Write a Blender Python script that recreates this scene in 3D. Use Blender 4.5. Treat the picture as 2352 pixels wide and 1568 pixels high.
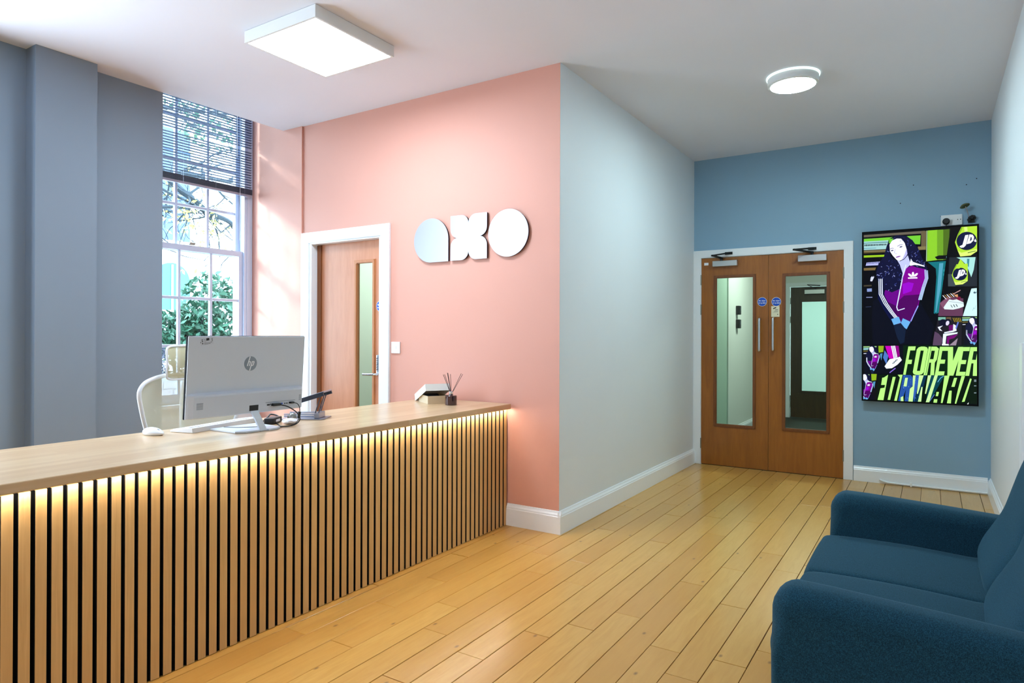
import bpy, bmesh, math, random
from mathutils import Vector, Matrix, noise
random.seed(11)
S = bpy.context.scene
COL = S.collection
PI = math.pi
for _o in list(bpy.data.objects):
    bpy.data.objects.remove(_o, do_unlink=True)

# ------------------------------------------------------------------ camera
cam_d = bpy.data.cameras.new('camera')
cam = bpy.data.objects.new('camera', cam_d)
COL.objects.link(cam)
Fw = Vector((-0.53752253, 0.84324715, 0.00194155))
Rt = Vector((0.84324764, 0.53751531, 0.00327344))
Up = Vector((-0.00171671, -0.00339676, 0.99999276))
M = Matrix((Rt, Up, -Fw)).transposed().to_4x4()
M.translation = Vector((0, 0, 1.25))
cam.matrix_world = M
cam_d.sensor_width = 36
cam_d.lens = 23.1448
cam_d.shift_y = -16.392 / 2352
cam_d.clip_start = 0.02
S.camera = cam

# ------------------------------------------------------------------ world, sun, lamps, exposure
W = bpy.data.worlds.new('sky')
S.world = W
W.use_nodes = True
wn = W.node_tree
bg = wn.nodes['Background']
bg.inputs[0].default_value = (0.66, 0.82, 1.0, 1)
bg.inputs[1].default_value = 13.0

def light(name, typ, loc, energy, color, rot=(0, 0, 0), **kw):
    d = bpy.data.lights.new(name, typ)
    d.energy = energy
    d.color = color
    for k, v in kw.items():
        setattr(d, k, v)
    o = bpy.data.objects.new(name, d)
    COL.objects.link(o)
    o.location = loc
    o.rotation_euler = rot
    return o

sun_dir = Vector((1, 1.2, -0.62)).normalized()
sun = light('sun', 'SUN', (-12, -12, 9), 3.2, (1.0, 0.95, 0.90), angle=math.radians(7))
sun.rotation_euler = sun_dir.to_track_quat('-Z', 'Y').to_euler()
# added cool area light at the left wall, unseen, brightens the room
light('left_fill_light', 'AREA', (-4.56, 0.55, 1.75), 125, (0.68, 0.83, 1.0), rot=(0, -PI / 2, 0), shape='RECTANGLE', size=2.2, size_y=1.5)
# added unseen fill light at ceiling height behind the camera
light('rear_fill_light', 'AREA', (-2.3, -0.9, 2.93), 14, (0.72, 0.87, 1.0), shape='RECTANGLE', size=0.6, size_y=0.6)
# corridor and office lamps behind the glazed doors
light('corridor_lamp', 'AREA', (-1.2, 8.2, 2.7), 38, (0.9, 0.97, 0.92), shape='DISK', size=0.35)
light('far_room_lamp', 'AREA', (-1.7, 13.2, 2.7), 50, (0.72, 0.92, 1.0), shape='DISK', size=0.5)
light('office_lamp', 'AREA', (-3.9, 5.2, 2.7), 42, (0.9, 1.0, 0.96), shape='RECTANGLE', size=0.6, size_y=0.6)
PANEL_E, ROUND_E, LED_E = 40.0, 150.0, 90.0

S.view_settings.view_transform = 'Standard'
S.view_settings.look = 'None'
S.view_settings.gamma = 1.0
S.view_settings.use_curve_mapping = False
S.view_settings.exposure = 0.30
S.cycles.use_denoising = True
S.cycles.max_bounces = 10
S.cycles.diffuse_bounces = 6
S.cycles.glossy_bounces = 4
S.cycles.transparent_max_bounces = 16
S.cycles.caustics_reflective = False
S.cycles.caustics_refractive = False
S.cycles.sample_clamp_indirect = 6

# ------------------------------------------------------------------ helpers
def lin(c):
    return tuple((v / 12.92 if v <= 0.04045 else ((v + 0.055) / 1.055) ** 2.4) for v in [x / 255 for x in c])

def mat(name, rgb, rough=0.5, metal=0.0, spec=0.5, coat=0.0, emit=0.0, bump=0.0, bscale=60.0, sheen=0.0):
    m = bpy.data.materials.new(name)
    m.use_nodes = True
    nt = m.node_tree
    b = nt.nodes['Principled BSDF']
    c = lin(rgb)
    b.inputs['Base Color'].default_value = (*c, 1)
    b.inputs['Roughness'].default_value = rough
    b.inputs['Metallic'].default_value = metal
    b.inputs['Specular IOR Level'].default_value = spec
    if coat:
        b.inputs['Coat Weight'].default_value = coat
        b.inputs['Coat Roughness'].default_value = 0.12
    if sheen:
        b.inputs['Sheen Weight'].default_value = sheen
        b.inputs['Sheen Roughness'].default_value = 0.4
    if emit:
        b.inputs['Emission Color'].default_value = (*c, 1)
        b.inputs['Emission Strength'].default_value = emit
    tc = nt.nodes.new('ShaderNodeTexCoord')
    n = nt.nodes.new('ShaderNodeTexNoise')
    n.inputs['Scale'].default_value = bscale
    n.inputs['Detail'].default_value = 4
    nt.links.new(tc.outputs['Object'], n.inputs['Vector'])
    if bump:
        bp = nt.nodes.new('ShaderNodeBump')
        bp.inputs['Strength'].default_value = bump
        bp.inputs['Distance'].default_value = 0.002
        nt.links.new(n.outputs['Fac'], bp.inputs['Height'])
        nt.links.new(bp.outputs['Normal'], b.inputs['Normal'])
    # faint tone variation so no surface is dead flat
    mx = nt.nodes.new('ShaderNodeMix')
    mx.data_type = 'RGBA'
    mx.inputs[6].default_value = (*[v * 0.96 for v in c], 1)
    mx.inputs[7].default_value = (*[min(1, v * 1.04) for v in c], 1)
    n2 = nt.nodes.new('ShaderNodeTexNoise')
    n2.inputs['Scale'].default_value = 1.3
    n2.inputs['Detail'].default_value = 5
    nt.links.new(tc.outputs['Object'], n2.inputs['Vector'])
    nt.links.new(n2.outputs['Fac'], mx.inputs[0])
    nt.links.new(mx.outputs[2], b.inputs['Base Color'])
    return m

def wood(name, c1, c2, c3, axis, rough=0.35, coat=0.0, stretch=14.0, scale=7.0, knots=False, vary=0.5, bump=0.05, staves=None, obj_random=True, shift_amt=7.0):
    """grain stretched along axis; each object gets a shade of its own"""
    m = bpy.data.materials.new(name)
    m.use_nodes = True
    nt = m.node_tree
    N = nt.nodes.new
    Lk = nt.links.new
    b = nt.nodes['Principled BSDF']
    b.inputs['Roughness'].default_value = rough
    if coat:
        b.inputs['Coat Weight'].default_value = coat
        b.inputs['Coat Roughness'].default_value = 0.2
    tc = N('ShaderNodeTexCoord')
    oi = N('ShaderNodeObjectInfo')
    add = N('ShaderNodeVectorMath'); add.operation = 'ADD'
    mul = N('ShaderNodeVectorMath'); mul.operation = 'SCALE'
    cmb = N('ShaderNodeCombineXYZ')
    for i in range(3):
        Lk(oi.outputs['Random'], cmb.inputs[i])
    Lk(cmb.outputs[0], mul.inputs[0]); mul.inputs['Scale'].default_value = shift_amt if obj_random else 0
    Lk(tc.outputs['Object'], add.inputs[0]); Lk(mul.outputs[0], add.inputs[1])
    mp = N('ShaderNodeMapping')
    sc = [stretch, stretch, stretch]
    sc['xyz'.index(axis)] = 1.0
    mp.inputs['Scale'].default_value = sc
    Lk(add.outputs[0], mp.inputs['Vector'])
    n1 = N('ShaderNodeTexNoise'); n1.inputs['Scale'].default_value = scale; n1.inputs['Detail'].default_value = 7; n1.inputs['Roughness'].default_value = 0.6
    n1.inputs['Distortion'].default_value = 0.6
    Lk(mp.outputs[0], n1.inputs['Vector'])
    n2 = N('ShaderNodeTexNoise'); n2.inputs['Scale'].default_value = 1.6; n2.inputs['Detail'].default_value = 3
    Lk(add.outputs[0], n2.inputs['Vector'])
    r1 = N('ShaderNodeValToRGB')
    r1.color_ramp.elements[0].position = 0.3; r1.color_ramp.elements[0].color = (*lin(c2), 1)
    r1.color_ramp.elements[1].position = 0.7; r1.color_ramp.elements[1].color = (*lin(c1), 1)
    Lk(n1.outputs['Fac'], r1.inputs[0])
    mx = N('ShaderNodeMix'); mx.data_type = 'RGBA'
    Lk(r1.outputs[0], mx.inputs[6]); mx.inputs[7].default_value = (*lin(c3), 1)
    src = None
    if staves:
        br = N('ShaderNodeTexBrick')
        br.inputs['Scale'].default_value = 1.0
        br.inputs['Brick Width'].default_value = staves[0]
        br.inputs['Row Height'].default_value = staves[1]
        br.inputs['Mortar Size'].default_value = 0.0
        br.inputs['Color1'].default_value = (0, 0, 0, 1); br.inputs['Color2'].default_value = (1, 1, 1, 1)
        br.offset = 0.37
        mp2 = N('ShaderNodeMapping'); mp2.inputs['Rotation'].default_value = (0, 0, PI / 2)
        Lk(tc.outputs['Object'], mp2.inputs['Vector']); Lk(mp2.outputs[0], br.inputs['Vector'])
        src = br.outputs['Color']
    else:
        src = oi.outputs['Random']
    mm = N('ShaderNodeMath'); mm.operation = 'MULTIPLY_ADD'
    Lk(src, mm.inputs[0]); mm.inputs[1].default_value = vary; mm.inputs[2].default_value = -0.15
    ma = N('ShaderNodeMath'); ma.operation = 'MULTIPLY_ADD'; ma.use_clamp = True
    Lk(n2.outputs['Fac'], ma.inputs[0]); ma.inputs[1].default_value = 0.55; Lk(mm.outputs[0], ma.inputs[2])
    Lk(ma.outputs[0], mx.inputs[0])
    last = mx.outputs[2]
    if knots:
        mp3 = N('ShaderNodeMapping'); s3 = [9.0, 9.0, 9.0]; s3['xyz'.index(axis)] = 5.0
        mp3.inputs['Scale'].default_value = s3
        Lk(add.outputs[0], mp3.inputs['Vector'])
        vo = N('ShaderNodeTexVoronoi'); vo.voronoi_dimensions = '2D'; vo.inputs['Scale'].default_value = 1.0
        Lk(mp3.outputs[0], vo.inputs['Vector'])
        rk = N('ShaderNodeValToRGB')
        rk.color_ramp.elements[0].position = 0.02; rk.color_ramp.elements[0].color = (1, 1, 1, 1)
        rk.color_ramp.elements[1].position = 0.085; rk.color_ramp.elements[1].color = (0, 0, 0, 1)
        Lk(vo.outputs['Distance'], rk.inputs[0])
        gate = N('ShaderNodeMath'); gate.operation = 'GREATER_THAN'; gate.inputs[1].default_value = 0.84
        sx = N('ShaderNodeSeparateXYZ'); Lk(vo.outputs['Color'], sx.inputs[0]); Lk(sx.outputs[0], gate.inputs[0])
        mg = N('ShaderNodeMath'); mg.operation = 'MULTIPLY'; Lk(rk.outputs[0], mg.inputs[0]); Lk(gate.outputs[0], mg.inputs[1])
        mg2 = N('ShaderNodeMath'); mg2.operation = 'MULTIPLY'; mg2.inputs[1].default_value = 0.75; Lk(mg.outputs[0], mg2.inputs[0])
        mk = N('ShaderNodeMix'); mk.data_type = 'RGBA'
        Lk(mg2.outputs[0], mk.inputs[0]); Lk(last, mk.inputs[6]); mk.inputs[7].default_value = (*lin((104, 66, 30)), 1)
        last = mk.outputs[2]
    Lk(last, b.inputs['Base Color'])
    if bump:
        bp = N('ShaderNodeBump'); bp.inputs['Strength'].default_value = bump; bp.inputs['Distance'].default_value = 0.001
        Lk(n1.outputs['Fac'], bp.inputs['Height']); Lk(bp.outputs[0], b.inputs['Normal'])
    return m

def glass(name, tint, gloss=0.06, rough=0.0):
    m = bpy.data.materials.new(name)
    m.use_nodes = True
    nt = m.node_tree
    nt.nodes.remove(nt.nodes['Principled BSDF'])
    out = nt.nodes['Material Output']
    t = nt.nodes.new('ShaderNodeBsdfTransparent'); t.inputs[0].default_value = (*tint, 1)
    g = nt.nodes.new('ShaderNodeBsdfGlossy'); g.inputs['Roughness'].default_value = rough
    fr = nt.nodes.new('ShaderNodeFresnel'); fr.inputs[0].default_value = 1.3
    ge = nt.nodes.new('ShaderNodeNewGeometry'); iv = nt.nodes.new('ShaderNodeMath'); iv.operation = 'SUBTRACT'; iv.inputs[0].default_value = 1
    mu = nt.nodes.new('ShaderNodeMath'); mu.operation = 'MULTIPLY'
    nt.links.new(ge.outputs['Backfacing'], iv.inputs[1]); nt.links.new(fr.outputs[0], mu.inputs[0]); nt.links.new(iv.outputs[0], mu.inputs[1])
    mx = nt.nodes.new('ShaderNodeMixShader')
    nt.links.new(mu.outputs[0], mx.inputs[0]); nt.links.new(t.outputs[0], mx.inputs[1]); nt.links.new(g.outputs[0], mx.inputs[2])
    nt.links.new(mx.outputs[0], out.inputs[0])
    return m

def meshy(name, rgb, alpha):
    """woven mesh: fine threads with holes between, seen as partly see-through"""
    m = mat(name, rgb, 0.7)
    nt = m.node_tree
    b = nt.nodes['Principled BSDF']
    b.inputs['Alpha'].default_value = alpha
    return m

def fabric(name, rgb, rgb2, sheen=0.12):
    m = bpy.data.materials.new(name)
    m.use_nodes = True
    nt = m.node_tree
    N = nt.nodes.new; Lk = nt.links.new
    b = nt.nodes['Principled BSDF']
    b.inputs['Roughness'].default_value = 0.92
    b.inputs['Specular IOR Level'].default_value = 0.15
    b.inputs['Sheen Weight'].default_value = sheen
    b.inputs['Sheen Roughness'].default_value = 0.45
    b.inputs['Sheen Tint'].default_value = (0.4, 0.8, 1.0, 1)
    tc = N('ShaderNodeTexCoord')
    n = N('ShaderNodeTexNoise'); n.inputs['Scale'].default_value = 900; n.inputs['Detail'].default_value = 2
    n3 = N('ShaderNodeTexNoise'); n3.inputs['Scale'].default_value = 420; n3.inputs['Detail'].default_value = 4
    Lk(tc.outputs['Object'], n.inputs['Vector']); Lk(tc.outputs['Object'], n3.inputs['Vector'])
    av = N('ShaderNodeMath'); av.operation = 'ADD'; Lk(n.outputs['Fac'], av.inputs[0]); Lk(n3.outputs['Fac'], av.inputs[1])
    r = N('ShaderNodeValToRGB')
    r.color_ramp.elements[0].position = 0.42; r.color_ramp.elements[0].color = (*lin(rgb), 1)
    r.color_ramp.elements[1].position = 0.62; r.color_ramp.elements[1].color = (*lin(rgb2), 1)
    hf = N('ShaderNodeMath'); hf.operation = 'MULTIPLY'; hf.inputs[1].default_value = 0.5
    Lk(av.outputs[0], hf.inputs[0]); Lk(hf.outputs[0], r.inputs[0]); Lk(r.outputs[0], b.inputs['Base Color'])
    bp = N('ShaderNodeBump'); bp.inputs['Strength'].default_value = 0.2; bp.inputs['Distance'].default_value = 0.0004
    Lk(n.outputs['Fac'], bp.inputs['Height']); Lk(bp.outputs[0], b.inputs['Normal'])
    return m

def tag(o, label=None, cat=None, group=None, kind=None):
    if label: o['label'] = label
    if cat: o['category'] = cat
    if group: o['group'] = group
    if kind: o['kind'] = kind
    return o

def empty(name, loc, rotz=0.0, label=None, cat=None, group=None, kind=None):
    o = bpy.data.objects.new(name, None)
    COL.objects.link(o)
    o.location = loc
    o.rotation_euler = (0, 0, rotz)
    o.empty_display_size = 0.05
    return tag(o, label, cat, group, kind)

def ori(parent):
    """world position of a (possibly nested) unrotated parent"""
    v = Vector((0, 0, 0))
    while parent is not None:
        v += parent.location
        parent = parent.parent
    return v

def link(name, bm, m, parent=None, smooth=False, local=False, weld=False):
    """bm is in world coordinates unless local"""
    if weld:
        bmesh.ops.remove_doubles(bm, verts=bm.verts, dist=1e-5)
    bmesh.ops.recalc_face_normals(bm, faces=bm.faces)
    me = bpy.data.meshes.new(name)
    if parent is not None and not local:
        off = ori(parent)
        for v in bm.verts:
            v.co -= off
    bm.to_mesh(me)
    bm.free()
    o = bpy.data.objects.new(name, me)
    COL.objects.link(o)
    if parent is not None:
        o.parent = parent
    if m is not None:
        me.materials.append(m)
    if smooth:
        me.polygons.foreach_set('use_smooth', [True] * len(me.polygons))
        me.set_sharp_from_angle(angle=math.radians(38))
    return o

def box(bm, x0, x1, y0, y1, z0, z1, bev=0.0, seg=2):
    vs = [bm.verts.new((x, y, z)) for x in (x0, x1) for y in (y0, y1) for z in (z0, z1)]
    fs = [(0, 1, 3, 2), (4, 6, 7, 5), (0, 4, 5, 1), (2, 3, 7, 6), (0, 2, 6, 4), (1, 5, 7, 3)]
    ff = [bm.faces.new([vs[i] for i in f]) for f in fs]
    if bev > 0:
        es = list({e for f in ff for e in f.edges})
        bmesh.ops.bevel(bm, geom=es, offset=bev, segments=seg, affect='EDGES', profile=0.5)
    return bm

def B(*a, **k):
    return box(bmesh.new(), *a, **k)

def prism(bm, pts, axis, a0, a1, bev=0.0):
    """2D polygon extruded along axis; pts are the two other coordinates in xyz order"""
    def mk(p, a):
        q = list(p); q.insert('xyz'.index(axis), a); return bm.verts.new(q)
    A = [mk(p, a0) for p in pts]; C = [mk(p, a1) for p in pts]
    n = len(pts)
    f1 = bm.faces.new(A); f2 = bm.faces.new(list(reversed(C)))
    for i in range(n):
        bm.faces.new([A[i - 1], A[i], C[i], C[i - 1]])
    if bev:
        es = list(f1.edges) + list(f2.edges)
        bmesh.ops.bevel(bm, geom=es, offset=bev, segments=2, affect='EDGES', profile=0.5)
    return bm

def holed(bm, x0, x1, z0, z1, hx0, hx1, hz0, hz1, y0, y1):
    """rectangular plate in XZ with a rectangular hole, thickness y0..y1"""
    O = [(x0, z0), (x1, z0), (x1, z1), (x0, z1)]; H = [(hx0, hz0), (hx1, hz0), (hx1, hz1), (hx0, hz1)]
    def ring(P, y): return [bm.verts.new((p[0], y, p[1])) for p in P]
    oa, ha, ob, hb = ring(O, y0), ring(H, y0), ring(O, y1), ring(H, y1)
    for i in range(4):
        j = (i + 1) % 4
        bm.faces.new([oa[i], oa[j], ha[j], ha[i]]); bm.faces.new([ob[j], ob[i], hb[i], hb[j]])
        bm.faces.new([oa[j], oa[i], ob[i], ob[j]]); bm.faces.new([ha[i], ha[j], hb[j], hb[i]])
    return bm

def tube(bm, pts, r, n=10, closed=False, cap=True):
    pts = [Vector(p) for p in pts]
    rs = r if isinstance(r, (list, tuple)) else [r] * len(pts)
    rings = []
    up = None
    N_ = len(pts)
    for i, p in enumerate(pts):
        if closed: t = (pts[(i + 1) % N_] - pts[i - 1])
        elif i == 0: t = pts[1] - pts[0]
        elif i == N_ - 1: t = pts[-1] - pts[-2]
        else: t = pts[i + 1] - pts[i - 1]
        t.normalize()
        if up is None:
            up = Vector((0, 0, 1)) if abs(t.z) < 0.9 else Vector((1, 0, 0))
        s = t.cross(up)
        if s.length < 1e-6: s = t.cross(Vector((0, 1, 0)))
        s.normalize(); up = s.cross(t).normalized()
        rings.append([bm.verts.new(p + (s * math.cos(a) + up * math.sin(a)) * rs[i]) for a in [2 * PI * k / n for k in range(n)]])
    rng = range(N_) if closed else range(1, N_)
    for i in rng:
        A, C = rings[i - 1], rings[i]
        for k in range(n):
            bm.faces.new([A[k - 1], A[k], C[k], C[k - 1]])
    if cap and not closed:
        bm.faces.new(rings[0]); bm.faces.new(list(reversed(rings[-1])))
    return bm

def smooth_path(pts, k=6):
    P = [Vector(p) for p in pts]
    P = [P[0] * 2 - P[1]] + P + [P[-1] * 2 - P[-2]]
    out = []
    for i in range(1, len(P) - 2):
        for j in range(k):
            t = j / k
            a, b_, c, d = P[i - 1], P[i], P[i + 1], P[i + 2]
            out.append(0.5 * ((2 * b_) + (c - a) * t + (2 * a - 5 * b_ + 4 * c - d) * t * t + (-a + 3 * b_ - 3 * c + d) * t ** 3))
    out.append(P[-2])
    return out

def lathe(bm, prof, cx, cy, n=28, axis='z', base=0.0):
    """profile [(r, h)] turned about a vertical axis (or y axis with axis='y': cx, base... )"""
    rings = []
    for r, h in prof:
        ring = []
        for k in range(n):
            a = 2 * PI * k / n
            if axis == 'z': co = (cx + r * math.cos(a), cy + r * math.sin(a), base + h)
            else: co = (cx + r * math.cos(a), base + h, cy + r * math.sin(a))
            ring.append(bm.verts.new(co))
        rings.append(ring)
    for A, C in zip(rings, rings[1:]):
        for k in range(n):
            bm.faces.new([A[k - 1], A[k], C[k], C[k - 1]])
    bm.faces.new(rings[0]); bm.faces.new(list(reversed(rings[-1])))
    return bm

def rbox(bm, c, size, r, seg=3, rot=None):
    """rounded box at centre c, optional rotation matrix"""
    b2 = bmesh.new()
    sx, sy, sz = [v / 2 for v in size]
    box(b2, -sx, sx, -sy, sy, -sz, sz, bev=r, seg=seg)
    Mx = Matrix.Translation(c) @ (rot.to_4x4() if rot is not None else Matrix.Identity(4))
    bmesh.ops.transform(b2, matrix=Mx, verts=b2.verts)
    me = bpy.data.meshes.new('t'); b2.to_mesh(me); b2.free()
    bm.from_mesh(me); bpy.data.meshes.remove(me)
    return bm

def text_mesh(name, body, size, m, parent, M4, shear=0.0, bold=0.0, width=1.0):
    cu = bpy.data.curves.new('t', 'FONT')
    cu.body = body; cu.size = size; cu.align_x = 'CENTER'; cu.align_y = 'CENTER'; cu.shear = shear; cu.offset = bold
    cu.extrude = 0.0003
    to = bpy.data.objects.new('t', cu); COL.objects.link(to)
    dg = bpy.context.evaluated_depsgraph_get()
    me = bpy.data.meshes.new_from_object(to.evaluated_get(dg))
    bpy.data.objects.remove(to); bpy.data.curves.remove(cu)
    me.transform(Matrix.Diagonal((width, 1, 1, 1)))
    me.transform(M4)
    off = ori(parent)
    me.transform(Matrix.Translation(-off))
    me.materials.clear(); me.materials.append(m); me.name = name
    o = bpy.data.objects.new(name, me); COL.objects.link(o); o.parent = parent
    return o

def facing_y(x, y, z):
    """text plane standing in XZ, readable from -Y"""
    return Matrix.Translation((x, y, z)) @ Matrix.Rotation(PI / 2, 4, 'X')

# ------------------------------------------------------------------ materials
m_ceil = mat('ceiling_paint', (222, 223, 230), 0.85, bump=0.03)
m_pink = mat('salmon_paint', (212, 154, 136), 0.62, bump=0.05, bscale=140)
m_grey = mat('slate_paint', (126, 140, 154), 0.7, bump=0.05, bscale=140)
m_blue = mat('blue_paint', (134, 168, 192), 0.6, bump=0.05, bscale=140)
m_white_wall = mat('off_white_paint', (218, 223, 226), 0.5, bump=0.05, bscale=140)
m_gloss = mat('white_gloss_paint', (234, 238, 242), 0.28, spec=0.5)
m_frame = mat('window_frame_shade_tint', (196, 206, 226), 0.35)  # white frame; the cool blue of its shade is put into the colour
m_floor = wood('floor_plank_wood', (214, 168, 90), (200, 150, 70), (190, 136, 60), 'y', rough=0.30, coat=0.28, stretch=9, scale=5, knots=True, vary=0.6, bump=0.02)
m_sub = mat('floor_gap', (58, 36, 16), 0.9)
m_slat = wood('oak_slat_wood', (226, 184, 122), (204, 158, 96), (212, 166, 104), 'z', rough=0.5, stretch=26, scale=4, vary=0.7)
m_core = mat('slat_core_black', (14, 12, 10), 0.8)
m_top = wood('oak_worktop_wood', (222, 194, 156), (206, 174, 130), (198, 162, 120), 'y', rough=0.30, coat=0.3, stretch=12, scale=5, vary=0.8, staves=(0.62, 0.042), obj_random=False)
m_door = wood('door_veneer', (168, 102, 32), (142, 82, 20), (130, 72, 15), 'z', rough=0.36, coat=0.25, stretch=9, scale=3.2, vary=0.25, bump=0.02)
m_door_pink = wood('door_veneer_light', (206, 142, 104), (188, 122, 84), (180, 118, 86), 'z', rough=0.42, coat=0.1, stretch=8, scale=3, vary=0.3, bump=0.02)
m_bead = wood('bead_wood', (136, 76, 28), (110, 58, 18), (104, 54, 16), 'z', rough=0.4, coat=0.2, stretch=9, scale=5, vary=0.2)
m_bead_l = wood('bead_wood_light', (196, 130, 82), (178, 112, 64), (170, 104, 60), 'z', rough=0.45, stretch=9, scale=5, vary=0.2)
m_door_dark = wood('dark_door_wood', (74, 58, 34), (58, 44, 26), (50, 40, 24), 'z', rough=0.45, stretch=9, scale=4, vary=0.2)
m_steel = mat('brushed_steel', (196, 198, 198), 0.32, metal=0.9)
m_chrome = mat('satin_chrome', (214, 216, 220), 0.2, metal=0.95)
m_black = mat('black_plastic', (14, 15, 18), 0.4)
m_matte = mat('matte_black', (10, 11, 13), 0.75, spec=0.12)
m_black_arm = mat('black_metal', (20, 22, 24), 0.4, metal=0.3)
m_felt = mat('black_felt', (5, 6, 6), 0.95, spec=0.1)
m_logo = mat('brushed_silver', (168, 168, 172), 0.42, metal=0.85)
m_logo_edge = mat('sign_edge', (70, 50, 55), 0.5, metal=0.3)
m_white_pl = mat('white_plastic', (232, 234, 236), 0.35)
m_silver_pl = mat('silver_plastic', (198, 205, 214), 0.36, spec=0.5)
m_silver_lo = mat('silver_housing', (192, 198, 208), 0.4)
m_alu = mat('grey_aluminium', (160, 164, 180), 0.32, metal=0.7)
m_alu_dk = mat('dark_aluminium', (74, 80, 92), 0.35, metal=0.6)
m_logo_grey = mat('logo_grey', (128, 138, 148), 0.4)
m_fab = fabric('teal_fabric', (12, 40, 52), (32, 76, 96))
m_fab_seat = m_fab
m_mesh = meshy('beige_mesh', (218, 218, 194), 0.74)
m_mesh_head = meshy('beige_head_mesh', (206, 200, 164), 0.86)
m_chair_fr = mat('white_chair_frame', (232, 236, 242), 0.35)
m_card = mat('beige_card', (206, 190, 160), 0.75)
m_box = mat('white_box_card', (226, 226, 220), 0.55)
m_paper = mat('white_paper', (236, 234, 240), 0.7)
m_cling = mat('silver_film', (150, 148, 146), 0.25, metal=0.6, bump=0.8, bscale=90)
m_brown_glass = mat('brown_bottle', (58, 22, 20), 0.12, coat=0.6)
m_reed = mat('reed_stick', (70, 44, 44), 0.6)
m_signblue = mat('sign_blue', (10, 78, 190), 0.35)
m_signwhite = mat('sign_white', (238, 240, 244), 0.4)
m_ink = mat('black_ink', (22, 22, 24), 0.6)
m_yellow = mat('sticker_cream', (232, 226, 196), 0.5)
m_hinge = mat('hinge_steel', (150, 150, 140), 0.35, metal=0.7)
m_glass = glass('clear_glass', (0.93, 0.985, 0.985))
m_glass_g = glass('wired_green_glass', (0.87, 0.95, 0.89))
m_lampbody = mat('lamp_body_white', (222, 224, 222), 0.5)
m_blind = mat('backlit_slat_metal', (58, 72, 98), 0.42, metal=0.1)  # grey slats; their dark blue backlit shade is put into the colour
m_blind_dk = mat('blind_rail_dark', (52, 58, 76), 0.5)
m_corr = mat('corridor_paint', (224, 228, 222), 0.6)
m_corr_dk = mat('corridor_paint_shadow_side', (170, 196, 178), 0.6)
m_carpet = mat('dark_mat', (44, 52, 46), 0.95, bump=0.5, bscale=400)
m_led = mat('led_strip', (255, 249, 236), 0.5, emit=LED_E)
m_diff = mat('lit_diffuser', (218, 238, 255), 0.5, emit=PANEL_E)
m_diff2 = mat('lit_round_diffuser', (212, 242, 248), 0.5, emit=ROUND_E)
# ------------------------------------------------------------------ room shell
H = 2.977
YP, YB, XW, XR, XG = 3.668, 6.453, -1.982, 0.398, -4.633
XC, XL, ZT, ZL = -2.368, -2.334, 0.802, 0.768
YK = -2.6                       # wall behind the camera

def struct(name, bm, m, parent=None, label=None, smooth=False, local=False):
    o = link(name, bm, m, parent, smooth, local)
    if parent is None: o['kind'] = 'structure'
    if label: o['label'] = label
    return o

# floor: dark subfloor slab with separate boards on it
floor = struct('floor', B(XG - 0.62, XR + 0.1, YK - 0.1, YB + 0.01, -0.12, -0.012), m_sub, label='honey coloured wooden board floor')
seams = [-2.325 + 0.1242 * i for i in range(16)]
seams = seams[:15] + [-0.462, -0.331, -0.201, -0.070, 0.061, 0.192, 0.324, 0.398]
left_seams = [-2.325 - 0.1242 * i for i in range(20)][::-1]
left_seams = [s for s in left_seams if s > XG]
known = {0: [3.002], 1: [2.264, 2.639], 2: [1.882, 3.370], 3: [2.42], 4: [2.174, 2.998], 5: [1.792, 3.275], 6: [2.978, 4.482],
         7: [3.854], 8: [3.508], 9: [2.770], 10: [3.30], 11: [2.551], 12: [3.125, 2.371], 13: [2.572], 14: [3.9]}
rnd = random.Random(4)
def plank(x0, x1, y0, y1, i):
    g = rnd.uniform(0.0009, 0.0022)
    bm = B(x0 + g, x1 - g, y0 + g, y1 - g, -0.012, rnd.uniform(-0.0004, 0.0003), bev=0.0009, seg=1)
    return link('floor_plank', bm, m_floor, floor)
allx = left_seams[:-1] + seams
for i in range(len(allx) - 1):
    x0, x1 = allx[i], allx[i + 1]
    k = i - (len(left_seams) - 1)
    vis = k >= 0
    cuts = sorted(known.get(k, []))
    if not vis:
        cuts = [rnd.uniform(-1, 1.2), rnd.uniform(1.4, 3.2)]
    else:
        lo = cuts[0] if cuts else rnd.uniform(2, 3.4)
        if not cuts: cuts = [lo]
        y = lo - rnd.uniform(0.8, 1.5)
        while y > YK + 0.4:
            cuts.append(y); y -= rnd.uniform(0.9, 1.9)
        y = max(cuts) + rnd.uniform(0.8, 1.5)
        while y < YB - 0.35:
            cuts.append(y); y += rnd.uniform(0.8, 1.6)
    yend = YP if x1 < XW - 0.05 else YB
    cuts = sorted([c for c in cuts if YK < c < yend - 0.2])
    ys = [YK] + cuts + [yend]
    for a, b_ in zip(ys, ys[1:]):
        plank(x0, x1, a, b_, i)

ceiling = B(XG, XR + 0.1, YK, YB + 0.15, H, H + 0.12)
box(ceiling, XG - 0.62, XG, YK, YP + 0.15, 3.46, 3.58)
box(ceiling, XG - 0.02, XG, YK, YP + 0.15, H + 0.12, 3.46)
struct('ceiling', ceiling, m_ceil, label='white painted ceiling')

wl = B(XG - 0.15, XG, YK, 2.62, 0, 3.46)
box(wl, XG, -4.503, 1.777, 2.12, 0, H)              # pilaster
box(wl, XG - 0.62, XG - 0.15, 2.50, 2.62, 0, 3.46)  # window reveal return
struct('wall_left', wl, m_grey, label='slate blue-grey wall with a pilaster')
# wall under and over the window
wu = B(-5.25, -5.02, 2.62, YP, 0, 0.70)
box(wu, -5.25, -5.06, 2.62, YP, 3.40, 3.46)
struct('wall_window', wu, m_gloss, label='white panel under the sash window')

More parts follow.
